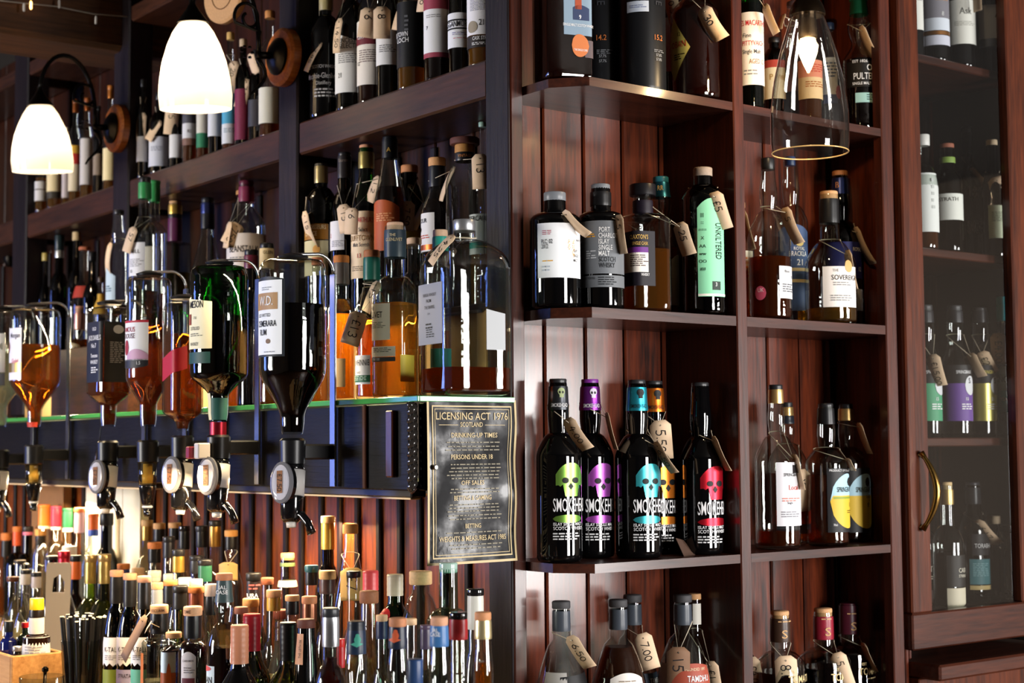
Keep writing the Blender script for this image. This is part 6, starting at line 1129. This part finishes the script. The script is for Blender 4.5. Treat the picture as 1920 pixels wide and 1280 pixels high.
# cream and brown cartons against the wall, in the light of the strip lamp
p0 = atx(106, 940, XP - .05); p1 = atx(211, 940, XP - .05)
bx_ = empty('cream_carton', (XP - .06, (p0.y + p1.y) / 2, ZS)); tag_thing(bx_, 'cream card carton glowing under the strip lamp', 'carton')
ya, yb2 = atx(106, 940, XP - .11).y, atx(205, 940, XP - .11).y; ztc = atx(150, 901, XP - .11).z
box('front_panel', XP - .035, XP - .031, yb2, ya, ZS + .001, ztc, mat('#f2ead2', 'paper'), bx_); box('top_panel', XP - .0305, XP - .012, yb2, ya, ztc - .004, ztc, mat('#f2ead2', 'paper'), bx_)
box('side_panel', XP - .0305, XP - .012, yb2, yb2 + .003, ZS + .001, ztc - .0045, mat('#f2ead2', 'paper'), bx_); box('fold_line', XP - .0358, XP - .0352, yb2 + (ya - yb2) * .3, yb2 + (ya - yb2) * .3 + .002, ZS + .001, ztc, mat('#c9b48c', 'paper'), bx_)
yc, yd = atx(42, 940, XP - .06).y, atx(100, 940, XP - .06).y; bc = empty('brown_carton', (XP - .05, (yc + yd) / 2, ZS)); tag_thing(bc, 'brown card carton standing next to the cream carton', 'carton')
box('front_panel', XP - .035, XP - .03, yd, yc, ZS + .001, atx(70, 897, XP - .06).z, mat('#8a6238', 'card'), bc); box('side_panel', XP - .0295, XP - .012, yd, yd + .003, ZS + .001, atx(70, 897, XP - .06).z, mat('#8a6238', 'card'), bc)
# flat steel bottle opener standing on end
op = empty('bottle_opener', at_ctr(103, 1200, -.34, ZT)); tag_thing(op, 'flat grey steel blade bottle opener standing among the bottles', 'bottle opener')
pb = op.location; topz = atx(108, 1055, pb.x).z - ZT; wdt = 47 * depth(pb) / FPX
def opv(u, v): return CR * (u * wdt) + Vector((0, 0, v * topz)) + CR * (.12 * wdt * v)
V = [opv(*q) for q in ((-.46, 0), (.46, 0), (.5, .97), (.44, 1), (-.44, 1), (-.5, .97), (-.25, .81), (.25, .81), (.24, .88), (.05, .925), (-.2, .9))]
Fc = [(0, 1, 7, 6), (1, 2, 8, 7), (2, 3, 9, 8), (3, 4, 10, 9), (4, 5, 10), (5, 0, 6, 10)]
o_ = obj('blade', V, Fc, mat('#8a8072', 'plastic'), op); md = o_.modifiers.new('t', 'SOLIDIFY'); md.thickness = .003
# black paper straws in a glass
sc_ = at_ctr(152, 1250, -.46, ZT + .001); st = empty('straw_glass', sc_); tag_thing(st, 'tapered glass holding a sheaf of black paper straws', 'glass')
zr = atx(152, 1200, sc_.x).z - ZT; dpt = depth(Vector((sc_.x, sc_.y, 1.2))); rt = 38 * dpt / FPX
o_ = lathe('tumbler', [(0, rt * .55), (.004, rt * .6), (zr, rt), (zr + .001, rt - .002)], glassmat('#cfd4d4', 1.2), st, 28, close=False)
rs = random.Random(5); tz = atx(152, 1155, sc_.x).z - ZT
for i in range(26):
    a = rs.random() * 6.28; q = math.sqrt(rs.random()); a2 = a + rs.uniform(-.3, .3)
    p0 = Vector((math.cos(a) * rt * .4 * q, math.sin(a) * rt * .4 * q, .006)); p1 = Vector((math.cos(a2) * rt * 1.12 * q, math.sin(a2) * rt * 1.12 * q, tz + rs.uniform(-.006, .004)))
    root = empty('paper_straw', sc_ + p0); tag_thing(root, 'black paper straw standing in the tapered glass', 'straw', 'black paper straws in the glass')
    V, Fc = tubegeo([Vector((0, 0, 0)), p1 - p0], .0036, 8); obj('stem', V, Fc[:-2], mat('#0e0e10', 'plastic'), root, True)
    d = (p1 - p0).normalized(); V, Fc = tubegeo([p1 - p0 - d * .0012, p1 - p0 + d * .0003], [.0037, .0036], 8); obj('open_end', V, Fc, mat('#d8d2b8', 'paper'), root)
# wooden crate with small bitters bottles
cr0 = atx(22, 1250, XP - .56); cr0.z = ZT; cr_ = empty('wooden_crate', cr0); tag_thing(cr_, 'pale wooden crate holding small bottles at the counter end', 'crate')
ct_z = atx(22, 1230, cr0.x).z; cxe = aty(122, 1250, cr0.y).x; cye = cr0.y + .12
box('front_board', cr0.x, cxe, cr0.y, cr0.y + .008, ZT + .001, ct_z, W_BOX, cr_); box('back_board', cr0.x, cxe, cye - .008, cye, ZT + .001, ct_z, W_BOX, cr_)
box('end_board', cr0.x, cr0.x + .008, cr0.y + .0085, cye - .0085, ZT + .001, ct_z, W_BOX, cr_); box('end_board', cxe - .008, cxe, cr0.y + .0085, cye - .0085, ZT + .001, ct_z, W_BOX, cr_); box('base_board', cr0.x + .0085, cxe - .0085, cr0.y + .0085, cye - .0085, ZT + .001, ZT + .008, W_BOX, cr_)
def small(px, top, w, cx, desc, **kw): ROWS['S'] = ('y', cr0.y + cx, ZT + .0085, 'in the wooden crate'); return bottle('S', px, top, w, desc, name='small_bottle', **kw)
small(68, 1122, 50, .05, 'bitters bottle in a paper wrap with a yellow cap', glass='#1a0c06', sh=1196, nk=1190, nr=26, shape='flat', cap=('cap', '#d8b81c', 1144, 26), foil=[('plastic', '#1a1410', 1158), ('paper', '#c9c4c0', 1188)], labs=[('#d4d0ca', 1193, 1300, 40, 96, {'n': 'paper_wrap'}, [('=4,30', 68, 1212, 2.5, '#9a98a4')])])
small(46, 1167, 30, .1, 'tiny dark bottle with a red cap', glass='#17201a', sh=1200, nk=1188, nr=11, cap=('cap', '#b01a1e', 1177, 13)); small(15, 1165, 30, .1, 'small cobalt blue bottle', glass='#0c1450', sh=1205, nk=1195, nr=16, cap=('cap', '#14181c', 1185, 17)); small(31, 1212, 19, .03, 'little jar with a silver lid', glass='clear', sh=.7, nk=.8, nr=16, cap=('metal', '#9a9a9e', 1221, 18))
# tumbler in front of the crate
tg0 = aty(78, 1275, cr0.y - .06); tg0.z = ZT + .001; tg = empty('tumbler_glass', tg0); tag_thing(tg, 'clear tumbler with a dark stirrer in front of the crate', 'glass')
tz_ = atx(75, 1268, tg0.x).z - ZT; rr_ = 46 * depth(Vector((tg0.x, tg0.y, 1.1))) / FPX * .9
lathe('bowl', [(0, rr_ * .8), (.004, rr_ * .86), (tz_, rr_), (tz_ + .001, rr_ * .97)], glassmat('#dfe6e6', 1.3), tg, 28, close=False); tube('stirrer', [(0, 0, .01), (.004, -.006, tz_ + .008)], .003, mat('#2a241e', 'metal'), tg); lathe('stirrer_knob', [(0, .002), (.004, .006), (.009, .006), (.012, .002)], mat('#2a241e', 'metal'), tg, 10, (.004, -.006, tz_ + .006))
# ================================================================== lamps
m_, nt_, b_ = newmat('opal_glass'); N, L = nt_.nodes, nt_.links      # thin milk glass, lit through by the bulb inside
N.remove(b_); tl = N.new('ShaderNodeBsdfTranslucent'); tl.inputs[0].default_value = (.2, .185, .165, 1); df = N.new('ShaderNodeBsdfDiffuse'); df.inputs[0].default_value = (.75, .72, .68, 1)
ad_ = N.new('ShaderNodeAddShader'); mx_ = N.new('ShaderNodeMixShader'); gl = N.new('ShaderNodeBsdfGlossy'); gl.inputs['Roughness'].default_value = .08
lw = N.new('ShaderNodeFresnel'); lw.inputs[0].default_value = 1.4; sc_d = N.new('ShaderNodeMixShader'); sc_d.inputs[0].default_value = .35
L.new(tl.outputs[0], ad_.inputs[0]); L.new(df.outputs[0], sc_d.inputs[2]); N_h = N.new('ShaderNodeBsdfDiffuse'); N_h.inputs[0].default_value = (.1, .1, .1, 1); L.new(N_h.outputs[0], sc_d.inputs[1]); L.new(sc_d.outputs[0], ad_.inputs[1])
mx_.inputs[0].default_value = .04; L.new(ad_.outputs[0], mx_.inputs[1]); L.new(gl.outputs[0], mx_.inputs[2]); L.new(mx_.outputs[0], N['Material Output'].inputs[0]); M_SHADE = m_
IRON = mat('#1a1815', 'metal'); IRON.node_tree.nodes['Principled BSDF'].inputs['Roughness'].default_value = .35
W_ROS = wood('rosette_wood', '#8a4416', '#cc7a34', 'Z', .35, .2)
def bulbmat(name, col, st):
    m, nt, b = newmat(name); N, L = nt.nodes, nt.links; N.remove(b)
    e = N.new('ShaderNodeEmission'); e.inputs[0].default_value = col; e.inputs[1].default_value = st
    tr = N.new('ShaderNodeBsdfTransparent'); mx = N.new('ShaderNodeMixShader'); mx.inputs[0].default_value = .5
    L.new(tr.outputs[0], mx.inputs[1]); L.new(e.outputs[0], mx.inputs[2]); L.new(mx.outputs[0], N['Material Output'].inputs[0]); return m
M_BULB = bulbmat('frosted_bulb', (1, .8, .55, 1), 12)
def wall_lamp(post_y, zr, ysh, zbot, ztop, rad, label, power, tilt):
    
    xs = XP - .21; root = empty('wall_lamp', (XP - .005, post_y, zr)); tag_thing(root, label, 'lamp', 'wall lamps on the posts'); o = Vector((XP - .005, post_y, zr))
    q = lathe('rosette', [(0, .06), (.016, .06), (.021, .054)], W_ROS, root, 32); q.rotation_euler = (0, -math.pi / 2, 0)
    q = lathe('backplate', [(.0212, .038), (.026, .038), (.034, .028), (.04, .012)], IRON, root, 28); q.rotation_euler = (0, -math.pi / 2, 0)
    neck = Vector((xs, ysh, ztop)) - o
    tube('stub', [(-.036, 0, 0), (-.07, 0, -.004)], .008, IRON, root, 10)
    pts = []
    s0 = Vector((-.066, 0, 0)); w = (-.066 - neck.x) / 2; hgt = .115
    for i in range(17):
        a = math.pi * i / 16; pts.append(Vector((-.066 - w * (1 - math.cos(a)), (ysh - post_y) * i / 16, hgt * .25 + (neck.z + .02 - hgt * .25) * (i / 16) + hgt * math.sin(a))))
    tube('arm', [s0] + pts, .0052, IRON, root, 10)
    sp = []
    for i in range(30):
        t = i / 29; a = -.4 + t * 7.6; rr = .036 * (1 - t * .72); sp.append(Vector((-.09 - rr * math.cos(a) * .9, 0, .07 + rr * math.sin(a))))
    tube('scroll', [Vector((-.068, 0, .01)), Vector((-.062, 0, .045))] + sp, .0035, IRON, root, 8)
    tube('tail_scroll', [Vector((-.07 + .02 * math.sin(i * .55), 0, -.01 - .011 * i)) for i in range(9)], [.005, .005, .0045, .004, .004, .0035, .003, .003, .002], IRON, root, 8)
    for a in range(6): v = Vector((-.088 + .012 * math.cos(a * 1.05), .008, .0 + .012 * math.sin(a * 1.05))); q = lathe('rivet', [(0, .004), (.004, .003)], IRON, root, 8, v)
    sh_ = empty('lamp_shade', neck); sh_.parent = root; sh_.rotation_euler = (math.radians(tilt), math.radians(-4), 0)
    H = ztop - zbot
    prof = [(-.012, rad * .30), (-.02, rad * .42), (-.035, rad * .56), (-.06, rad * .72), (-H * .5, rad * .87), (-H * .68, rad * .96), (-H * .85, rad), (-H, rad * .97)]
    lathe('opal_shade', prof, M_SHADE, sh_, 40, close=False)
    lathe('cap', [(-.016, rad * .44), (-.008, rad * .36), (.008, rad * .2), (.022, .006), (.03, .006)], IRON, sh_, 24)
    lathe('bulb', [(-H * .75, .004), (-H * .7, .016), (-H * .55, .022), (-H * .4, .016), (-.03, .012)], M_BULB, sh_, 16)
    l = bpy.data.lights.new('lamp_light', 'POINT'); l.energy = power * 2; l.color = (1, .74, .46); l.shadow_soft_size = .012; lo = bpy.data.objects.new('lamp_light', l); COL.objects.link(lo); lo.location = o + neck + Vector((0, 0, -H * .58)); return root
wall_lamp(2.814, 2.305, 2.83, 2.178, 2.366, .073, 'nearer wall lamp with a glowing white glass shade and iron scroll arm', 3.2, 3)
wall_lamp(3.654, 2.298, 3.652, 2.172, 2.346, .073, 'farther wall lamp with a glowing white glass shade and iron scroll arm', 2.6, 3)
# wooden disc on the plank back above the nearer lamp
dk = empty('wooden_disc', atx(424, -8, XP - .02)); tag_thing(dk, 'pale round wooden disc with a scorched ring, hanging beside the nearer lamp', 'disc')
dk.rotation_euler = (0, -math.pi / 2, .25); lathe('disc', [(-.008, .06), (-.004, .063), (.008, .063), (.012, .058)], mat('#c99a66', 'cork'), dk, 36); 
V, Fc = tubegeo([(.032 * math.cos(i * .262), .032 * math.sin(i * .262), .0122) for i in range(24)], .0012, 5, True); obj('scorched_ring', V, Fc, mat('#5a3418', 'ink'), dk, True); tube('cord', [(.06, 0, 0), (.14, 0, -.004)], .0015, STRING, dk, 5)
# clear glass pendant in front of the second bay
pc = aty(1519, 286, YF - .19); pt = aty(1511, 22, YF - .19); sc3 = depth(pc) / FPX
pe = empty('pendant_lamp', (pc.x, pc.y, pt.z)); tag_thing(pe, 'clear glass pendant lamp with a lit candle bulb', 'lamp'); Hh = pt.z - pc.z; rb = 73 * sc3
prof = [(-Hh, rb * .97), (-Hh * .93, rb), (-Hh * .72, rb * 1.0), (-Hh * .5, rb * .9), (-Hh * .3, rb * .74), (-Hh * .14, rb * .56), (-Hh * .03, rb * .42), (0, rb * .38)]
lathe('glass_shade', prof, glassmat('#f0f0ec', 2.4, .5, .15), pe, 48, close=False); 
V, Fc = tubegeo([(rb * .97 * math.cos(i * .1309), rb * .97 * math.sin(i * .1309), -Hh) for i in range(48)], .0012, 6, True); obj('rim', V, Fc, mat('#d9b070', 'gloss'), pe, True)
lathe('cap', [(-.006, rb * .47), (0, rb * .46), (.012, rb * .4), (.03, rb * .2), (.034, .01), (.05, .008)], mat('#4a3c2c', 'metal'), pe, 28)
lathe('socket', [(-.046, .014), (-.044, .016), (-.03, .016), (-.006, .014)], mat('#7a6a58', 'metal'), pe, 18)
m_b = bulbmat('lit_bulb', (1, .76, .42, 1), 26)
bt = -(136 - 22) / 264 * Hh; lathe('bulb', [(bt, .0015), (bt + .012, .0075), (bt + .03, .0145), (bt + .045, .0175), (-.06, .0155), (-.0465, .0125)], m_b, pe, 20)
tube('flex', [(0, 0, .05), (0, 0, ZC - pt.z - .005)], .003, mat('#2a2420', 'plastic'), pe, 8)
l = bpy.data.lights.new('pendant_light', 'POINT'); l.energy = 7.0; l.color = (1, .68, .36); l.shadow_soft_size = .012; lo = bpy.data.objects.new('pendant_light', l); COL.objects.link(lo); lo.location = Vector((pc.x, pc.y, pt.z + bt + .04))
# fairy lights strung under the beam
fs_ = empty('fairy_lights', (1.2, 3.6, 2.6)); tag_thing(fs_, 'string of small fairy lights along the old beam', 'fairy lights')
o = Vector((1.2, 3.6, 2.6)); wp = [aty(x_, y_, 3.62) for x_, y_ in ((-10, 0), (45, 6), (105, 12), (175, 26), (250, 32), (300, 12), (330, -8))]
path = []
for a, b_ in zip(wp[:-1], wp[1:]):
    for i in range(6): path.append(a.lerp(b_, i / 6) - o)
tube('wire', path, .0016, mat('#8f8a80', 'plastic'), fs_, 5)
for i, (x_, y_, lit) in enumerate(((45, 6, 0), (58, 2, 1), (111, 0, 0), (180, 30, 0), (245, 38, 0), (259, 34, 1), (293, 24, 0), (340, -2, 0))):
    v = aty(x_, y_, 3.62) - o; q = empty('light', v); q.parent = fs_
    lathe('bulb', [(-.02, .002), (-.017, .0032), (-.004, .0032), (0, .002)], mat('#ffc070', 'glow') if lit else mat('#c8c4bc', 'gloss'), q, 8)
# candle lamp on the far pillar
cl = empty('candle_bracket', aty(20, 470, 4.75)); tag_thing(cl, 'small candle bracket with an orange flame bulb at the dim far end', 'lamp')
lathe('flame_bulb', [(0, .003), (.008, .008), (.03, .008), (.04, .002)], mat('#ff9a30', 'glow'), cl, 12); lathe('cup', [(-.05, .01), (-.03, .022), (-.01, .02), (-.001, .006)], IRON, cl, 16); tube('bracket', [(0, 0, -.04), (.02, .02, -.05), (.06, .045, -.04)], .006, IRON, cl)
